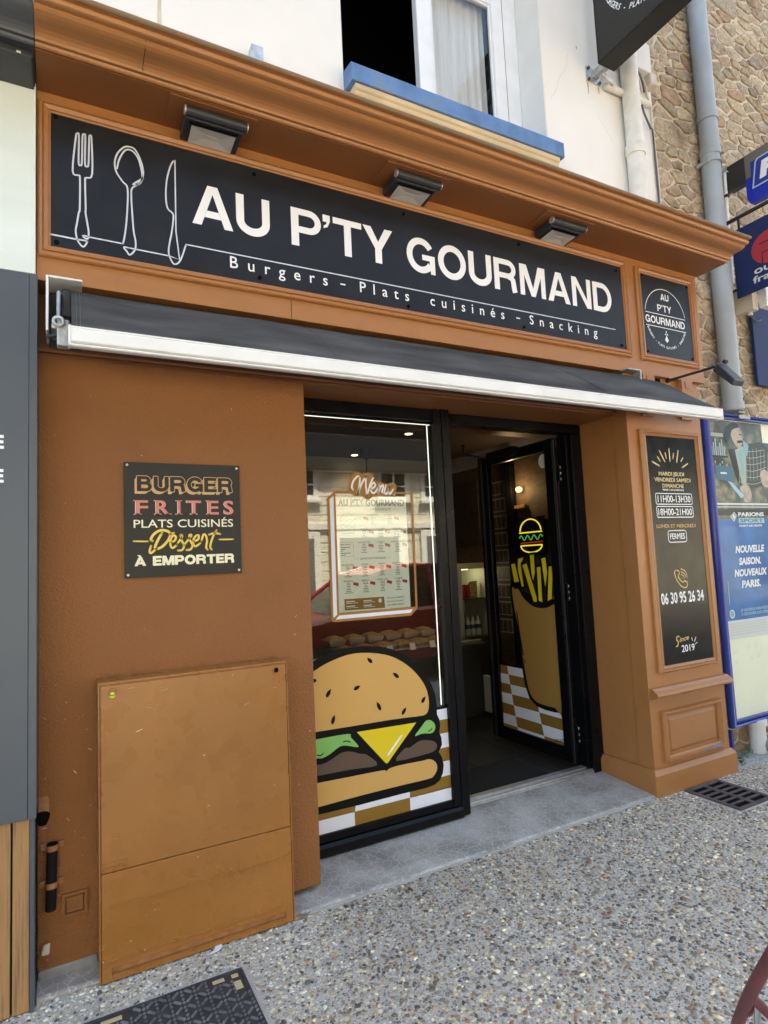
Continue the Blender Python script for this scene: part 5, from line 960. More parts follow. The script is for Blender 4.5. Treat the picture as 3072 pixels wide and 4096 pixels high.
for k in range(44):
    x, z = rg.uniform(.15, .90), rg.choice((rg.uniform(.95, 1.14), rg.uniform(.1, 1.1), rg.uniform(.06, .4))); l = rg.choice((.004, .005, .006, .012, .03)); w = rg.uniform(.0012, .003); an = rg.uniform(-.5, .5); yy = -.0064 if not (.40 < z < .44) else -.0064
    c_, s_ = math.cos(an), math.sin(an); P('paint_chip', MB().add([(x + a_ * c_ - b_ * s_, yy, z + a_ * s_ + b_ * c_) for a_, b_ in ((-l / 2, -w / 2), (l / 2, -w / 3), (l / 2, w / 2), (-l / 3, w / 2))], [(0, 1, 2, 3)]), ('straw', 'straw', 'vinyl_cream', 'clamp')[k % 4], 0, ec)
P('vent_lip', MB().prism([(-.006, .0315), (-.012, .0335), (-.006, .0345)], 'x', .174, .891), 'orange_cabinet', 0, ec)

# pipe stub, hatch and hole on the wall between cabinet and neighbour
t = thing('vent_pipe', (-.037, .10, .29), 'short black pipe held by two rusty clamps on the orange wall', 'pipe')
pv = MB(); pv.tube([(-.042, .104, .290), (-.036, .104, .545)], .0195, 16, cap=False).tube([(-.042, .104, .290), (-.036, .104, .545)], .0165, 16, cap=False); P('tube', pv, 'black_rubber', 0, t)
for z, x in ((.53, -.0365), (.387, -.0395)):
    b = MB(); b.tube([(x, .104, z - .011), (x, .104, z + .011)], .0225, 18, cap=False); b.box(x - .042, x - .019, .118, .1295, z - .012, z + .012).box(x + .019, x + .042, .118, .1295, z - .012, z + .012); P('clamp', b, 'clamp', .001, t)
    [P('clamp_screw', MB().tube([(x + s_ * .031, .118, z), (x + s_ * .031, .113, z)], .005, 8), 'clamp', 0, t) for s_ in (-1, 1)]
t = thing('wall_hatch', (.044, .13, .236), 'small square painted hatch low on the wall beside the cabinet', 'hatch')
fm = MB(); moulding(fm, (-.003, .091, .236, .328), (.010, .078, .249, .315), .13, [(0, 0), (0, .011), (.7, .013), (1, .010), (1, 0)]); P('rim', fm, 'orange_render', 0, t); P('rim_gap', MB().box(.0101, .0779, .1290, .1297, .2491, .3149), 'cover_brown', 0, t); P('lid', MB().box(.0135, .0745, .1215, .1289, .2525, .3115), 'orange_render', .002, t)
t = thing('wall_hole', (-.07, .129, .61), 'broken dark hole in the wall beside the grey panel', 'hole'); P('opening', MB().add([(-.072 + .026 * math.cos(k) * (1 + .2 * math.sin(3 * k)), .1285, .640 + .034 * math.sin(k) * (1 + .15 * math.cos(2 * k))) for k in (2 * math.pi * j / 14 for j in range(14))], [tuple(range(14))]), 'hole_black', 0, t); P('dark_stain', MB().add([(-.085, .1289, .66), (-.05, .1289, .66), (-.047, .1289, .71), (-.055, .1289, .725), (-.085, .1289, .725)], [(0, 1, 2, 3, 4)]), 'clamp', 0, t)
t = thing('plaster_lump', (-.05, .12, .12), 'pale lump of loose plaster at the foot of the wall', 'rubble'); P('chunk', MB().hexa([(-.075, .10, .125), (-.045, .105, .120), (-.048, .128, .12), (-.078, .128, .125), (-.068, .108, .158), (-.042, .112, .165), (-.046, .128, .16), (-.07, .128, .155)]), 'mortar', .006, t)
# ------------------------------------------------------------------ neighbour on the left
nb = thing('neighbour_shop', (-3, .3, 0), 'neighbouring shop with dark grey panels, pale fascia and timber planks', 'building')
P('upper_wall', MB().box(-12, -.094, .21, .66, 3.7, 8.6), 'white_render', 0, nb); P('roof', MB().box(-12.3, -.42, -.1, 6.5, 8.6, 8.8), 'slate', 0, nb); P('sun_blocker', MB().box(-12, -.2, .67, 6.4, -.1, 8.6), 'dark_room', 0, nb)  # unseen roof and deep mass, sized to block the sun
cornice('cornice', -12, -.0945, 'neighbour_cornice', nb)
P('shutter_box', MB().box(-8, -.100, -.215, -.012, 3.72, 3.735).box(-8, -.0985, -.20, .21, 3.676, 3.7195), 'neighbour_dark', .004, nb); P('shutter_rail', MB().box(-8, -.1035, -.222, -.19, 3.655, 3.675).box(-8, -.102, -.185, -.03, 3.662, 3.6755), 'neighbour_dark', .003, nb)
for i in range(6): P('shutter_clip', MB().box(-.155 - i * .07, -.14 - i * .07, -.2235, -.2222, 3.657, 3.666), 'letter_grey', 0, nb)
P('fascia', MB().box(-8, -.0955, -.03, .21, 2.858, 3.70), 'neighbour_pale', .003, nb)
P('grey_panel', MB().box(-8, -.1175, -.034, .12, .70, 2.855), 'neighbour_grey', .002, nb); P('panel_edge', MB().box(-.1165, -.088, -.034, .12, .70, 2.8545), 'neighbour_grey', .002, nb)
for i in range(14):
    x1 = -.1105 - i * .062; pk = MB().box(x1 - .0555, x1, -.018, .02, .006, .699); o = P('plank', pk, 'plank_wood', .003, nb); o.location.z = 0
P('plank_backing', MB().box(-8, -.106, .0205, .10, .0, .699), 'plank_gap', 0, nb); P('plank_post', MB().box(-.1095, -.094, -.022, .09, .004, .6995), 'neighbour_grey', .002, nb)
NY = FY(-.0345); a = Art(NY); text('ENTRÉE', NY, -.52, -.201, 2.123, 2.178, 'vinyl_white', art=a, bold=.04, layer=1); text('LIVRÉE', NY, -.50, -.201, 1.989, 2.043, 'vinyl_white', art=a, bold=.04, layer=1); a.build('lettering', nb)

# ------------------------------------------------------------------ stone house on the right
sh = thing('stone_house', (8, .4, 0), 'neighbouring house wall of brown rubble stones in pale mortar', 'building')
P('mortar_wall', MB().box(4.281, 16, .262, .7, -.1, 9.0), 'mortar', 0, sh); P('roof', MB().box(4.4, 16.3, -.1, 6.5, 9.0, 9.2), 'slate', 0, sh); P('sun_blocker', MB().box(4.46, 16, .71, 6.4, -.1, 9.0), 'dark_room', 0, sh)  # height, depth and unseen roof made to keep the sun off
def rubble(x0, x1, z0, z1, n, seed, most):
    made = []
    rg = random.Random(seed); AX = 1.9; pts = []; tries = 0
    while len(pts) < n and tries < 60000:
        tries += 1; p = (rg.uniform(x0 - .1, x1 + .1), rg.uniform(z0 - .1, z1 + .1)); dmin = rg.choice((.06, .085, .115, .15, .20, .27))
        if all(((p[0] - q[0]) / AX) ** 2 + (p[1] - q[1]) ** 2 > ((dmin + q[2]) / 2) ** 2 for q in pts): pts.append((*p, dmin))
    for i, p in enumerate(pts):
        poly = [(x0, z0), (x1, z0), (x1, z1), (x0, z1)]
        nn = sorted((q for q in pts if q is not p), key=lambda q: ((p[0] - q[0]) / AX) ** 2 + (p[1] - q[1]) ** 2)[:16]
        for q in nn:
            d0, d1 = (q[0] - p[0]) / AX ** 2, q[1] - p[1]; l = math.hypot(d0, d1); d0 /= l; d1 /= l
            w = .5 + .12 * (p[2] - q[2]) / .2; mx_, mz_ = p[0] + (q[0] - p[0]) * w, p[1] + (q[1] - p[1]) * w; c_ = d0 * mx_ + d1 * mz_ - rg.uniform(.005, .015)
            new = []
            for k in range(len(poly)):
                A_, B_ = poly[k], poly[(k + 1) % len(poly)]; da, db = d0 * A_[0] + d1 * A_[1] - c_, d0 * B_[0] + d1 * B_[1] - c_
                if da <= 0: new.append(A_)
                if da * db < 0: t = da / (da - db); new.append((A_[0] + (B_[0] - A_[0]) * t, A_[1] + (B_[1] - A_[1]) * t))
            poly = new
            if len(poly) < 3: break
        if len(poly) < 3: continue
        ar = abs(sum(poly[k - 1][0] * poly[k][1] - poly[k][0] * poly[k - 1][1] for k in range(len(poly)))) / 2
        if ar < .0012: continue
        pp = []                                                # cut and roughen the corners
        for k in range(len(poly)):
            A_, B_ = poly[k], poly[(k + 1) % len(poly)]
            for t in (.10, .5, .90): pp.append((A_[0] + (B_[0] - A_[0]) * t + rg.uniform(-.008, .008), A_[1] + (B_[1] - A_[1]) * t + rg.uniform(-.007, .007)))
        n_ = len(pp); cx, cz = sum(q[0] for q in pp) / n_, sum(q[1] for q in pp) / n_; h = rg.uniform(.004, .018); b = MB()
        rings = [[(q[0], .2625, q[1]) for q in pp], [(q[0], .262 - h * .6, q[1]) for q in pp], [(cx + (q[0] - cx) * .90, .262 - h - rg.uniform(-.003, .003), cz + (q[1] - cz) * .90) for q in pp]]
        v = rings[0] + rings[1] + rings[2] + [(cx, .262 - h - .004, cz)]; f = []
        for r_ in range(2): f += [(r_ * n_ + k, r_ * n_ + (k + 1) % n_, (r_ + 1) * n_ + (k + 1) % n_, (r_ + 1) * n_ + k) for k in range(n_)]
        f += [(2 * n_ + k, 2 * n_ + (k + 1) % n_, 3 * n_) for k in range(n_)]
        made.append((ar / math.hypot(cx, 3.0, cz - 1.6) ** 2, v, f))
    made.sort(key=lambda q: -q[0]); rest = MB()
    for k, (ar, v, f) in enumerate(made):
        if k < most: MB().add(v, f).build('stone', 'rubble_stone', sh)
        else: rest.add(v, f)
    if rest.v: o = rest.build('small_stones', 'rubble_stone', sh); o['kind'] = 'stuff'
rubble(4.283, 6.5, 2.4, 7.6, 640, 14, 272); rubble(4.283, 5.6, .0, .75, 40, 5, 24)
# grey downpipe, white downpipe, cables
dp = thing('grey_downpipe', (4.9, .17, 2.7), 'tall grey rainwater downpipe fixed on the stone wall', 'downpipe')
P('tube', MB().tube([(4.935, .165, 9.0), (4.928, .165, 5.0), (4.915, .165, 4.96), (4.90, .165, 2.72)], .076, 20), 'pipe_grey', 0, dp)
for z, x in ((5.30, 4.929), (4.98, 4.922), (2.76, 4.90)): P('collar', MB().tube([(x, .165, z - .03), (x, .165, z + .03)], .085, 20), 'pipe_grey', .004, dp)
P('pipe_clip', MB().tube([(4.922 + .083 * math.cos(t), .165 + .083 * math.sin(t), 4.88) for t in (2 * math.pi * k / 20 for k in range(20))], .008, 6, closed=True).box(4.83, 4.86, .13, .24, 4.865, 4.895), 'pipe_grey', 0, dp)
wp = thing('white_downpipe', (3.93, .17, 3.85), 'pale painted downpipe on the white upper wall beside the projecting sign', 'downpipe')
P('tube', MB().tube([(3.94, .15, 8.2), (3.94, .15, 4.74), (3.935, .15, 4.72), (3.93, .15, 3.84)], .066, 20), 'pipe_white', 0, wp); P('collar', MB().tube([(3.933, .15, 4.66), (3.934, .15, 4.74)], .074, 20).tube([(3.93, .15, 4.26), (3.93, .15, 4.31)], .074, 20), 'pipe_white', .004, wp)
jb = thing('junction_box', (4.15, .2, 5.4), 'old electrical junction box with loose wires beside the white downpipe', 'junction box')
P('cover_plate', MB().box(4.04, 4.24, .165, .2195, 5.47, 5.72), 'white_render_reveal', .006, jb); P('terminal', MB().box(4.17, 4.25, .13, .2195, 5.34, 5.44), 'box_beige', .012, jb); P('conduit', MB().tube([(3.70, .185, 5.19), (4.2, .185, 5.20)], .026, 12), 'pipe_white', 0, jb)
for i in range(4): P('wire', MB().tube([(4.06 + i * .03, .20, 5.47), (4.065 + i * .035, .18, 5.38 - .01 * i), (4.10 + i * .03, .19, 5.30)], .008, 6), 'cable_white' if i % 2 else 'cable_dark', 0, jb)
cb = thing('wall_cable', (4.22, .21, 3.9), 'thin pale cable running down the edge of the white wall', 'cable'); P('strand', MB().tube([(4.20, .205, 5.34), (4.245, .205, 5.22), (4.25, .205, 4.9), (4.262, .205, 4.6), (4.255, .205, 4.4), (4.262, .205, 4.1), (4.262, .205, 3.84)], .009, 6), 'cable_white', 0, cb); P('dark_strand', MB().tube([(4.10, .20, 5.28), (4.12, .18, 5.10), (4.20, .19, 5.0), (4.246, .205, 5.02), (4.247, .205, 4.6), (4.25, .205, 3.84)], .008, 6), 'cable_dark', 0, cb)
# projecting shop sign
pj = thing('projecting_sign', (3.6, 0, 5.2), 'black projecting sign box with round white lettering high on the wall', 'sign')
P('box', MB().box(3.53, 3.70, -.94, .098, 5.235, 6.33), 'board_black', .004, pj); P('edge_trim', MB().box(3.5285, 3.5295, -.94, .098, 5.237, 5.247).box(3.5285, 3.5295, .088, .0975, 5.247, 6.13), 'frame_black', 0, pj)
P('wall_plate', MB().box(3.53, 3.68, .212, .2195, 5.195, 5.315), 'galvanised', .003, pj); P('arm', MB().box(3.585, 3.645, .0985, .2118, 5.235, 5.285).tube([(3.612, .15, 5.23), (3.75, .16, 5.2)], .024, 10), 'galvanised', .004, pj)
for dy, dz in ((3.55, 5.30), (3.66, 5.30), (3.55, 5.21), (3.66, 5.21)): P('plate_bolt', MB().tube([(dy, .212, dz), (dy, .198, dz)], .012, 8), 'iron_rust', 0, pj)
a = Art(FX(3.529)); c = (-.42, 5.78); arc_text('BURGERS - PLATS CUISINÉS - SNACKING', FX(3.529), c, .425, R(198), R(342), .036, 'vinyl_white', a, 1, mirror=-1)
a.line([(c[0] - .41 * math.cos(t), c[1] + .41 * math.sin(t)) for t in (R(10) + R(160) * k / 30 for k in range(31))], .008, 'vinyl_white', 1); text('GOURMAND', FX(3.529), .0, -.84, 5.72, 5.82, 'vinyl_white', art=a, bold=.02, layer=1); text('P’TY', FX(3.529), -.27, -.57, 5.87, 5.97, 'vinyl_white', art=a, bold=.02, layer=1)
a.build('round_logo', pj)
gutter = thing('zinc_scrap', (.93, .1, 4.3), 'small grey zinc bracket standing on the cornice', 'bracket'); P('strip', MB().box(.90, .965, .15, .21, 3.85, 4.42), 'galvanised', .003, gutter)

# signs of the newsagent on the stone wall
bl = thing('blue_sign', (5.3, .1, 4.6), 'blue and bronze projecting sign with a white letter P on the stone wall', 'sign')
P('bronze_bar', MB().box(5.24, 5.31, -.95, .068, 4.775, 4.985), 'sign_bronze', .004, bl); P('coal_bar', MB().box(5.239, 5.311, .0685, .222, 4.752, 4.984), 'sign_coal', .004, bl); P('mount', MB().box(5.255, 5.295, .222, .262, 4.76, 4.97), 'iron', .002, bl)
P('blue_panel', MB().prism([(.075, 4.774), (.075, 4.60), (.05, 4.545), (-.95, 4.545), (-.95, 4.774)], 'x', 5.245, 5.305), 'sign_royal', .003, bl)
a = Art(FX(5.2385)); a.poly([(.022, 4.66), (-.02, 4.885), (-.04, 4.905), (-.75, 4.905), (-.75, 4.66)], 'sign_skyblue', 1); a.poly([(.006, 4.672), (-.03, 4.877), (-.05, 4.893), (-.75, 4.893), (-.75, 4.672)], 'case_blue', 2)
text('PMU', FX(5.2385), -.045, -.60, 4.71, 4.86, 'vinyl_white', art=a, bold=.05, shear=.2, layer=3); a.build('badge', bl); P('badge_body', MB().box(5.2383, 5.2398, -.75, .02, 4.665, 4.90), 'case_blue', 0, bl)
nv = thing('newspaper_sign', (5.12, 0, 3.7), 'navy hanging newspaper sign with a red disc and pale lettering', 'sign')
P('board', MB().box(5.112, 5.122, -.62, .165, 3.722, 4.315), 'sign_navy', .002, nv); P('rod', MB().tube([(5.117, .262, 4.415), (5.117, -.70, 4.415)], .017, 12), 'lamp_black', 0, nv); P('stay', MB().tube([(5.117, .262, 3.80), (5.117, .15, 3.80)], .013, 10), 'lamp_black', 0, nv)
[P('hanger', MB().box(5.110, 5.124, y_, y_ + .02, 4.30, 4.40), 'lamp_black', .003, nv) for y_ in (.085, -.45)]
a = Art(FX(5.1115)); a.disc((-.135, 4.052), .148, .137, 'sign_red', 1, n=36); a.line([(-.06, 4.10), (-.20, 4.10)], .012, 'sign_navy', 2); a.line([(-.07, 3.93), (-.07, 4.02), (-.2, 4.02)], .012, 'sign_navy', 2)
text('ouest', FX(5.1115), .005, -.30, 3.862, 3.905, 'letter_grey', art=a, bold=.02, layer=1, ref='o'); text('france', FX(5.1115), .022, -.30, 3.790, 3.830, 'letter_grey', art=a, bold=.02, layer=1, ref='a'); a.build('print', nv)
cw = thing('white_conduit', (5.24, .25, 4.2), 'white plastic conduit with bent cable beside the blue sign', 'conduit'); P('tube', MB().tube([(5.225, .235, 4.93), (5.19, .235, 4.2), (5.185, .235, 3.9)], .014, 10), 'white_aluminium', 0, cw); P('cable', MB().tube([(5.225, .235, 4.93), (5.235, .225, 4.95), (5.25, .20, 4.92), (5.26, .19, 4.77)], .006, 6), 'cable_white', 0, cw); P('clip', MB().box(5.19, 5.235, .21, .262, 4.70, 4.72), 'lamp_black', .002, cw)
lb = thing('lamp_box', (5.3, .2, 3.6), 'beige and white electrical lamp box under the newspaper sign', 'lamp'); P('case', MB().box(5.22, 5.30, .10, .26, 3.625, 3.84), 'box_beige', .006, lb); P('diffuser', MB().box(5.30, 5.45, .03, .098, 3.64, 3.86), 'white_aluminium', .008, lb); P('gland', MB().tube([(5.27, .16, 3.60), (5.27, .16, 3.624)], .02, 10), 'letter_grey', 0, lb); P('lead', MB().tube([(5.27, .16, 3.60), (5.33, .15, 3.55), (5.42, .16, 3.58), (5.5, .2, 3.62)], .007, 6), 'cable_dark', 0, lb)
t = thing('blue_board', (5.6, .2, 3.0), 'plain dark navy board on the wall under the newspaper sign', 'board'); P('sheet', MB().box(5.345, 6.4, .19, .215, 3.0, 3.74), 'sign_navy', .003, t)
# poster case
pc = thing('poster_case', (5.0, .16, .25), 'blue framed poster case with a betting poster on the stone wall', 'poster case')
P('backing', MB().box(4.53, 5.62, .175, .235, .26, 2.66), 'case_backing', 0, pc); P('frame', MB().tube([(4.49, .155, .25), (4.49, .155, 2.68), (5.66, .155, 2.68), (5.66, .155, .25)], .030, 12, closed=True), 'case_blue', 0, pc); P('inner_frame', MB().box(4.517, 4.534, .14, .18, .28, 2.645).box(4.517, 5.63, .14, .18, 2.645, 2.66).box(4.517, 5.63, .14, .18, .27, .285), 'case_blue', .002, pc)
P('leg', MB().box(4.478, 4.502, .16, .2, -.0, .22), 'case_blue', .003, pc); P('hinge', MB().box(4.92, 5.0, .13, .2, 2.705, 2.725).box(4.90, 5.05, .118, .128, 2.655, 2.685), 'pipe_grey', .003, pc)
P('pane', MB().box(4.535, 5.62, .142, .146, .286, 2.644), 'case_glass', 0, pc)
QY = FY(.1725); a = Art(QY); a.rect(4.553, 5.40, 1.83, 2.64, 'poster_dark', 1); a.rect(4.553, 5.40, 1.03, 1.83, 'poster_blue', 1); a.rect(4.553, 5.40, .885, 1.03, 'poster_white', 1)
a.rect(4.556, 4.74, 2.50, 2.53, 'poster_check', 2); a.rect(4.556, 4.78, 2.33, 2.345, 'poster_shirt', 2); a.rect(5.28, 5.40, 2.48, 2.64, 'case_backing', 1.5)
for i in range(7): a.rect(4.57 + i * .027, 4.585 + i * .027, 2.346, 2.42 + .03 * ((i * 7) % 3), 'poster_check' if i % 2 else 'poster_sky', 2); a.rect(4.57 + i * .03, 4.585 + i * .03, 2.18 + .1, 2.26 + .02 * ((i * 5) % 3), 'poster_check', 2)
a.poly(smooth(D['po_jacket'], 3, True), 'poster_shirt', 2)
for i in range(9):
    x = 4.90 + i * .050; a.line(smooth([(x, 2.12 + .008 * i), (x + .02, 2.27), (x + .012 + .004 * i, 2.43 - .01 * abs(i - 5))], 4), .005, 'poster_check', 3, caps=False)
for i in range(6): a.line(smooth([(4.90 + .015 * i, 2.14 + i * .052), (5.1, 2.12 + i * .055), (5.30, 2.17 + i * .05)], 4), .005, 'poster_check', 3, caps=False)
a.poly([(4.88, 2.40), (4.99, 2.44), (5.02, 2.36), (4.99, 2.10), (4.93, 2.12)], 'poster_check', 3.4); a.poly([(4.91, 2.385), (4.985, 2.41), (4.98, 2.18), (4.95, 2.2)], 'poster_scarf', 3.6)
a.poly(D['po_scarf'], 'poster_scarf', 4); a.poly(smooth(D['po_man_face'], 3, True), 'poster_skin', 4); a.poly(smooth(D['po_cap'], 3, True), 'poster_cap', 5); a.line([(4.93, 2.47), (4.985, 2.475)], .022, 'poster_cap', 5); a.line([(4.955, 2.535), (4.985, 2.53)], .01, 'poster_cap', 5); a.poly([(4.985, 2.545), (5.005, 2.50), (4.985, 2.49)], 'poster_skin', 4)
a.poly(D['po_box'], 'poster_box', 4); a.rect(4.66, 4.74, 2.195, 2.21, 'vinyl_white', 5); a.poly([(4.74, 2.14), (4.80, 2.13), (4.95, 2.02), (4.90, 2.0)], 'poster_sky', 5); a.poly(smooth([(4.90, 2.09), (5.0, 2.12), (5.05, 2.05), (5.03, 1.98), (4.95, 1.97), (4.93, 2.03)], 3, True), 'poster_skin', 4); a.poly(smooth([(5.2, 2.22), (5.27, 2.25), (5.33, 2.2), (5.3, 2.1), (5.22, 2.12)], 3, True), 'poster_skin', 4)
a.rect(4.553, 5.40, 1.945, 1.96, 'poster_white', 5); a.rect(4.553, 5.40, 1.925, 1.932, 'poster_white', 5); a.rect(4.553, 5.40, 1.86, 1.91, 'poster_cap', 5)
a.poly(D['po_logo'], 'poster_white', 6); c_ = (4.778, 1.850); a.poly([(c_[0] + (p[0] - c_[0]) * .78, c_[1] + (p[1] - c_[1]) * .78) for p in D['po_logo']], 'poster_blue', 7)
for dx, dz in ((-.011, 0), (.011, 0), (0, .012), (0, -.012)): a.disc((c_[0] + dx, c_[1] + dz), .010, .010, 'poster_white', 8, n=10)
QT = lambda s, u0, u1, v0, v1, m='vinyl_white', b=.03, sh=0: text(s, QY, u0, u1, v0, v1, m, art=a, bold=b, shear=sh, layer=8)
QT('PARIONS', 4.838, 5.19, 1.852, 1.885); a.rect(4.838, 5.19, 1.795, 1.838, 'poster_sky', 7); QT('SPORT', 4.856, 5.172, 1.802, 1.832, 'poster_box'); QT('POINT DE VENTE', 4.842, 5.15, 1.766, 1.782)
QT('NOUVELLE', 4.755, 5.14, 1.556, 1.616, b=.045, sh=.2); QT('SAISON.', 4.785, 5.085, 1.460, 1.518, b=.045, sh=.2); QT('NOUVEAUX', 4.715, 5.15, 1.368, 1.427, b=.045, sh=.2); QT('PARIS.', 4.795, 5.05, 1.277, 1.336, b=.045, sh=.2)
QT('25 NOUVEAUX PARIS FOOT', 4.75, 5.12, 1.092, 1.114, 'poster_sky', .02, .15); QT("À DÉCOUVRIR SUR L'APPLI", 4.755, 5.12, 1.060, 1.082, 'poster_sky', .02, .15)
a.disc((4.64, 1.083), .034, .034, 'poster_white', 6); a.disc((4.64, 1.083), .024, .024, 'poster_scarf', 7)
for k in range(5): a.rect(4.60, 5.38 - .2 * (k == 4), 1.0 - k * .021, 1.009 - k * .021, 'letter_grey', 6)
a.line([(4.625, 1.34), (4.62, 1.16)], .006, 'poster_sky', 6)
a.build('poster', pc)
a = Art(FY(.1745))
for x, z in ((4.62, .78), (4.80, .80), (4.90, .80), (4.63, .70), (4.83, .71), (4.92, .72)): a.line([(x, z + .03), (x + .004, z), (x + .03, z), (x + .034, z + .03)], .004, 'letter_grey', 1)
a.build('stain_marks', pc)

# ------------------------------------------------------------------ things in the pavement and on it
gr = thing('drain_grate', (3.83, -.2, 0), 'rusty cast iron drain grate in the pavement before the pillar', 'grate')
gx0, gx1, gy0, gy1 = 3.655, 4.015, -.398, -.012; b = MB()
b.box(gx0, gx1, gy0, gy0 + .028, -.03, .010); b.box(gx0, gx1, gy1 - .028, gy1, -.03, .010); b.box(gx0, gx0 + .030, gy0 + .028, gy1 - .028, -.03, .0098); b.box(gx1 - .030, gx1, gy0 + .028, gy1 - .028, -.03, .0098); b.box(3.820, 3.850, gy0 + .028, gy1 - .028, -.03, .0096)
P('rim', b, 'iron_rust', .003, gr)
for i in range(5):
    y = gy0 + .028 + (i + 1) * .055; P('bar', MB().box(gx0 + .030, 3.820, y - .009, y + .009, -.025, .009).box(3.850, gx1 - .030, y - .009, y + .009, -.025, .009), 'iron_rust', .003, gr)
P('pit', MB().box(gx0 + .02, gx1 - .02, gy0 + .02, gy1 - .02, -.02, .0015), 'hole_black', 0, gr)
cv = thing('manhole_cover', (.1, -.5, 0), 'black patterned inspection cover at the foot of the meter cabinet', 'cover')
cx0, cx1, cy0, cy1 = -.62, .640, -.88, -.197; b = MB(); moulding_v = [(cx0, cx1, cy0, cy1)]
P('plate', MB().box(cx0 + .014, cx1 - .014, cy0 + .014, cy1 - .014, -.02, .006), 'iron', 0, cv)
P('rim', MB().box(cx0, cx1, cy1 - .013, cy1, -.02, .009).box(cx0, cx1, cy0, cy0 + .013, -.02, .009).box(cx0, cx0 + .013, cy0 + .013, cy1 - .013, -.02, .0088).box(cx1 - .013, cx1, cy0 + .013, cy1 - .013, -.02, .0088), 'iron', .003, cv)
b = MB(); rg = random.Random(2)
def rbar(x, y, l, w, ang, h=.0055):
    c_, s_ = math.cos(ang), math.sin(ang); q = [(x + dx * c_ - dy * s_, y + dx * s_ + dy * c_) for dx, dy in ((-l / 2, -w / 2), (l / 2, -w / 2), (l / 2, w / 2), (-l / 2, w / 2))]
    b.hexa([(*p, .006) for p in q] + [(x + (p[0] - x) * .8, y + (p[1] - y) * .8, .006 + h) for p in q])
nx_, ny_ = 27, 15
for i in range(nx_):
    for j in range(ny_):
        x, y = cx1 - .035 - i * .0455, cy1 - .03 - j * .0455
        if (x > .485 and y > -.35 and not (x < .575 and y < -.27)) or (x < .22 and x > .05 and y > -.27) or x < cx0 + .03 or y < cy0 + .03: continue
        rbar(x, y, .034, .009, R(45) if (i + j) % 2 else R(-45)); rbar(x + .0228, y + .008, .009, .009, R(45)); rbar(x + .0228, y - .012, .009, .009, R(45))
P('tread', b, 'iron_pale', 0, cv)
for q in ((.500, .624, -.258, -.214, .0061, .0075), (.575, .624, -.333, -.2581, .0061, .0074), (.09, .21, -.262, -.216, .0061, .0075)): P('lift_pocket', MB().box(*q), 'cover_brown', 0, cv)
for q in ((.515, .56, -.247, -.226, .0075, .010), (.588, .614, -.247, -.226, .0075, .010), (.586, .615, -.322, -.272, .0075, .010), (.12, .19, -.25, -.228, .0075, .010)): P('pocket_fill', MB().box(*q), 'straw', .002, cv)
def scrap(name, pts, z, m, lab, cat, th=.0015):
    tag(MB().prism(pts, 'z', z, z + th).build(name, m), lab, cat)
scrap('paper_scrap', [(.545, -.045), (.585, -.04), (.605, -.018), (.600, .0), (.575, -.006), (.568, -.03)], .0065, 'scrap_white', 'torn scrap of white paper at the foot of the meter cabinet', 'paper', .004)
def leaf(x, y, rot, s, lab):
    n = 7; v = []
    for k in range(n): t = k / (n - 1); w = s * .32 * math.sin(math.pi * min(1, t * 1.05 + .02)); v += [(s * (t - .5), -w, .008 + .012 * math.sin(3 * t)), (s * (t - .5), w, .012 + .014 * math.cos(4 * t))]
    c_, s_ = math.cos(rot), math.sin(rot); v = [(x + a_ * c_ - b_ * s_, y + a_ * s_ + b_ * c_, z) for a_, b_, z in v]
    tag(MB().add(v, [(2 * k, 2 * k + 2, 2 * k + 3, 2 * k + 1) for k in range(n - 1)], 0, True).build('dry_leaf', 'dry_leaf'), lab, 'leaf', 'dry leaves')
leaf(.985, .008, .3, .07, 'curled dry leaf at the corner of the meter cabinet'); leaf(1.13, -.13, 1.2, .03, 'small dark leaf on the pavement before the shop window'); leaf(3.45, .002, .2, .03, 'tiny dry leaf against the corner of the pillar base')
rg = random.Random(9); b = MB()
for k in range(46):
    x, y = rg.uniform(.15, .95), rg.uniform(-.10, -.012); l = rg.uniform(.015, .05); an = rg.uniform(0, 3.1); b.tube([(x, y, .007), (x + l * math.cos(an) * .5, y + l * math.sin(an) * .3, .011), (x + l * math.cos(an), y + l * math.sin(an) * .5, .007)], .0011, 4)
for k in range(30):
    x, y = rg.uniform(3.45, 4.2), rg.uniform(-.05, .0); l = rg.uniform(.01, .03); an = rg.uniform(0, 3.1); b.tube([(x, y, .007), (x + l * math.cos(an), y + l * math.sin(an) * .5, .009)], .001, 4)
tag(b.build('straw_litter', 'straw'), 'bits of dry straw lying along the foot of the shop front', 'straw', kind='stuff')
rg = random.Random(21)
for n_, (px, py, s) in enumerate(((4.50, .10, .10), (4.62, .14, .08), (4.42, .06, .05))):
    t = thing('weed', (px, py, .0), 'small green weed at the wall foot, %s' % ('under the corner of the poster case', 'nearer the broken pipe', 'against the pillar base')[n_], 'weed', 'weeds by the wall'); lv = MB()
    for k in range(16):
        an = rg.uniform(0, 6.28); el = rg.uniform(.2, 1.3); d = s * rg.uniform(.4, 1); c_ = Vector((px + d * math.cos(an) * math.cos(el), py + d * math.sin(an) * math.cos(el) * .6, .01 + d * math.sin(el) * .8)); u = Vector((math.cos(an + 1), math.sin(an + 1), .3)).normalized() * s * .22; w = Vector((-math.sin(an), math.cos(an), .8)).normalized() * s * .18
        lv.add([c_ - u, c_ + w * .7 - u * .4, c_ + u, c_ - w * .7 - u * .2], [(0, 1, 2, 3)])
    P('leaves', lv, 'leaf_green', 0, t); P('stalk', MB().tube([(px, py, 0), (px, py, s * .5)], .002, 5), 'leaf_green', 0, t)
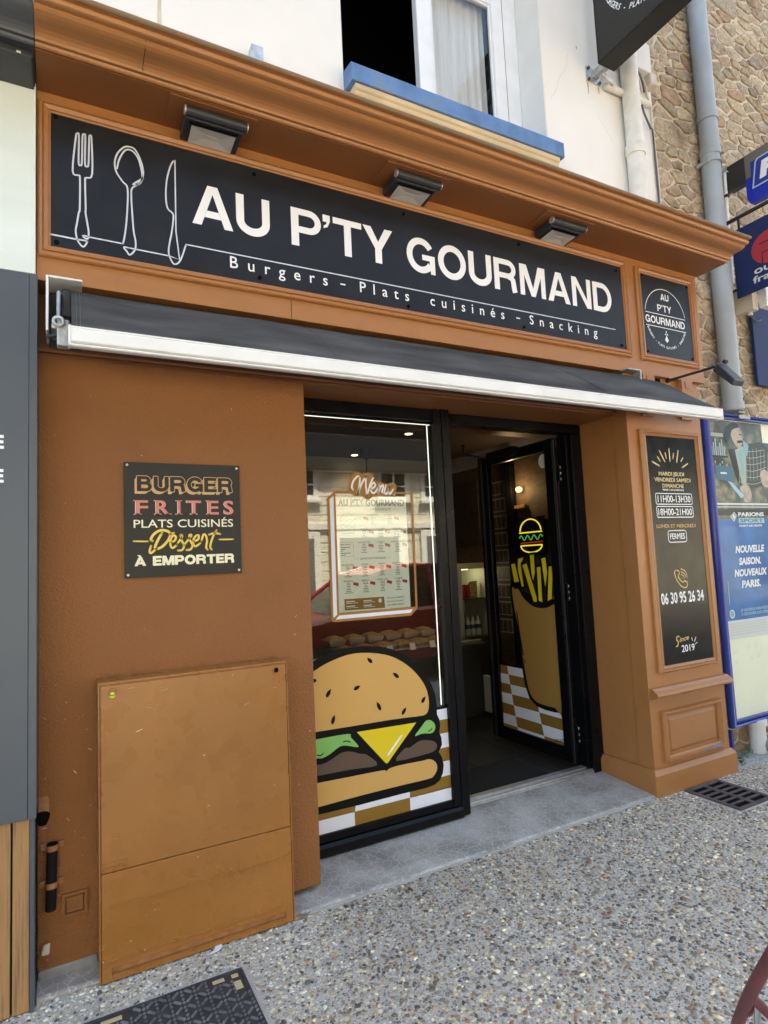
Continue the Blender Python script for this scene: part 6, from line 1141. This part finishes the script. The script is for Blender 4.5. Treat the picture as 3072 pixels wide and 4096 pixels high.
t = thing('broken_pipe', (4.8, .16, 0), 'broken earthenware drain pipe at the foot of the stone wall', 'pipe'); P('stub', MB().tube([(4.82, .17, .0), (4.82, .17, .21)], .06, 16).tube([(4.82, .17, .21), (4.82, .17, .25)], .075, 16), 'white_render_reveal', .004, t); P('outlet', MB().tube([(4.86, .02, .055), (4.86, .12, .06)], .05, 16, cap=False).tube([(4.86, .02, .055), (4.86, .12, .06)], .042, 16), 'plinth_grey', 0, t)
# red tubular stand cut by the frame's corner
rs = thing('red_stand', (1.6, -1.8, 0), 'dark red tubular steel stand with a chrome inner hoop beside the camera', 'stand')
R1, R2 = Vector((1.569, -1.702, .35)), Vector((1.35, -1.947, .75)); dv = (R1 - R2) / .40
bot = R1 + dv * .35; top = R2 - dv * .10
J = R1 + (R2 - R1) * .42; K = Vector((1.80, -1.84, .0))
sd_ = Vector((-.75, .65, 0)) * .03; P('front_leg', MB().tube([bot + (top - bot) * (k / 16) + sd_ * math.sin(math.pi * k / 16) - sd_ * .8 for k in range(17)], .0145, 14), 'red_tube', 0, rs); P('rear_leg', MB().tube([J, Vector((1.66, -1.80, .34)), K], .012, 14), 'red_tube', 0, rs); P('weld_ring', MB().tube([J + dv * .05, J + dv * .065], .016, 14), 'red_tube', .002, rs)
P('chrome_hoop', MB().tube([J + dv * .035 + Vector((.02, -.008, 0)), Vector((1.612, -1.725, .36)), Vector((1.69, -1.70, .18)), Vector((1.76, -1.78, .02))], .010, 12).tube([J + dv * .06 + Vector((.035, -.015, 0)), Vector((1.65, -1.76, .36)), Vector((1.75, -1.80, .02))], .009, 12), 'chrome', 0, rs)
P('foot', MB().tube([(bot.x, bot.y, .0), (bot.x, bot.y, .03)], .02, 12).tube([(1.80, -1.84, 0), (1.80, -1.84, .02)], .02, 12).tube([(1.755, -1.79, 0), (1.755, -1.79, .03)], .016, 12), 'black_rubber', 0, rs)

# ------------------------------------------------------------------ across the street (seen in the window's reflection)
ob = thing('opposite_house', (7, -11, 0), 'pale block walled house with a slate roof across the street, mirrored in the window', 'building')
oy = -10.5; wins = [(4.55, 5.55), (7.5, 8.2), (8.85, 9.9), (2.2, 3.2), (11.2, 12.2), (-.5, .5)]
P('wall', MB().box(-9, 22, -17, oy, -.1, 4.05), 'opp_block', 0, ob)
P('roof', MB().prism([(oy + .35, 4.02), (oy + .35, 4.2), (-13.2, 11.5), (-17.3, 4.2), (-17.3, 4.02)], 'x', -9.3, 22.3), 'slate', 0, ob)  # ridge raised out of view to cut sky light and deepen overhang shade
for k in range(17): P('block_course', MB().box(-9, 22, oy, oy + .03, .06 + k * .235, .06 + k * .235 + .215), 'opp_block', .012, ob)
for x0, x1 in wins:
    P('window_surround', MB().box(x0 - .14, x1 + .14, oy, oy + .06, 3.26, 4.02), 'opp_white', .01, ob); P('window_pane', MB().box(x0, x1, oy + .061, oy + .066, 3.38, 4.02), 'opp_pane', 0, ob); P('window_bar', MB().box((x0 + x1) / 2 - .03, (x0 + x1) / 2 + .03, oy + .0665, oy + .09, 3.38, 4.02).box(x0, x1, oy + .0667, oy + .085, 3.62, 3.66), 'opp_white', 0, ob); P('window_sill', MB().box(x0 - .2, x1 + .2, oy, oy + .18, 3.18, 3.259), 'opp_white', .01, ob)
P('string_course', MB().box(-9, 22, oy + .03, oy + .12, 2.50, 2.66), 'opp_white', .01, ob)
for x0, x1 in ((4.6, 5.5), (6.2, 7.9), (8.8, 9.8), (11.2, 12.3), (2.0, 3.2)): P('door_surround', MB().box(x0 - .18, x1 + .18, oy + .03, oy + .10, .0, 2.45), 'opp_white', .01, ob); P('door', MB().box(x0, x1, oy + .101, oy + .12, .0, 2.28), 'opp_door', 0, ob)

def make_car():
    c = thing('parked_car', (4.6, -5.0, -.11), 'red car parked across the pavement, mirrored in the shop window', 'car'); z0 = -.11
    x = lambda u: 2.35 + u
    prof = [(0.02, .42), (.0, .62), (.06, .82), (.35, .92), (1.05, 1.02), (4.05, 1.08), (4.22, .95), (4.26, .60), (4.22, .36), (3.75, .28), (.5, .28), (.1, .34)]
    secs = []; n = len(prof); ys = (-.88, -.80, 0, .80, .88); b = MB()
    def sec(y, k): return [(x(2.1 + (u - 2.1) * (1 - .02 * k)), -5.0 + y, z0 + z - (.05 * k if z > .7 else -.02 * k)) for u, z in prof]
    S_ = [sec(-.89, 1), sec(-.85, 0), sec(.85, 0), sec(.89, 1)]
    for a_, b_ in zip(S_[:-1], S_[1:]): b.add(a_ + b_, [(i, (i + 1) % n, n + (i + 1) % n, n + i) for i in range(n)], 0)
    for s_ in (S_[0], S_[-1]): b.add(s_, [tuple(range(n))], 0)
    P('body', b, 'car_red', .03, c)
    gh = [(1.0, 1.02), (1.72, 1.55), (2.1, 1.64), (3.2, 1.66), (3.85, 1.56), (4.12, 1.06)]; t = MB(); n = len(gh)
    bt = [(x(u), -5.0 - (.80 - (z - 1.02) * .28), z0 + z) for u, z in gh]; tp = [(x(u), -5.0 + (.80 - (z - 1.02) * .28), z0 + z) for u, z in gh]
    t.add(bt + tp, [(i, i + 1, n + i + 1, n + i) for i in range(1, n - 2)], 0); P('car_roof', t, 'car_red', 0, c)
    g = MB(); g.add(bt + tp, [tuple(range(n)), tuple(reversed(range(n, 2 * n))), (0, 1, n + 1, n), (n - 2, n - 1, 2 * n - 1, 2 * n - 2)], 0); P('car_glass', g, 'car_glass', 0, c)
    p = MB()
    for sd in (bt, tp):
        for i in range(n - 1): p.tube([sd[i], sd[i + 1]], .035, 6)
        m_ = Vector(((sd[2][0] + sd[3][0]) / 2, sd[2][1], sd[2][2])); p.tube([m_, (m_.x, -5.0 + (.8 if sd is tp else -.8), z0 + 1.04)], .04, 6)
    P('pillars', p, 'car_red', 0, c)
    for u, sg_ in ((.85, -1), (.85, 1), (3.45, -1), (3.45, 1)):
        w = P('wheel', MB().tube([(x(u), -5.0 + sg_ * .70, z0 + .33), (x(u), -5.0 + sg_ * .90, z0 + .33)], .33, 28), 'tyre', .03, c); MB().tube([(x(u), -5.0 + sg_ * .895, z0 + .33), (x(u), -5.0 + sg_ * .905, z0 + .33)], .21, 20).build('rim', 'aluminium', w)
    for sg_ in (-1, 1): P('headlight', MB().box(x(.02), x(.25), -5.0 + sg_ * .66 - .14, -5.0 + sg_ * .66 + .14, z0 + .70, z0 + .84), 'chrome', .02, c); P('tail_light', MB().box(x(4.15), x(4.25), -5.0 + sg_ * .70 - .1, -5.0 + sg_ * .70 + .1, z0 + .72, z0 + .98), 'can_red', .02, c); P('mirror', MB().box(x(1.35), x(1.5), -5.0 + sg_ * .98 - .08, -5.0 + sg_ * .98 + .08, z0 + 1.02, z0 + 1.16), 'car_dark', .03, c)
make_car()
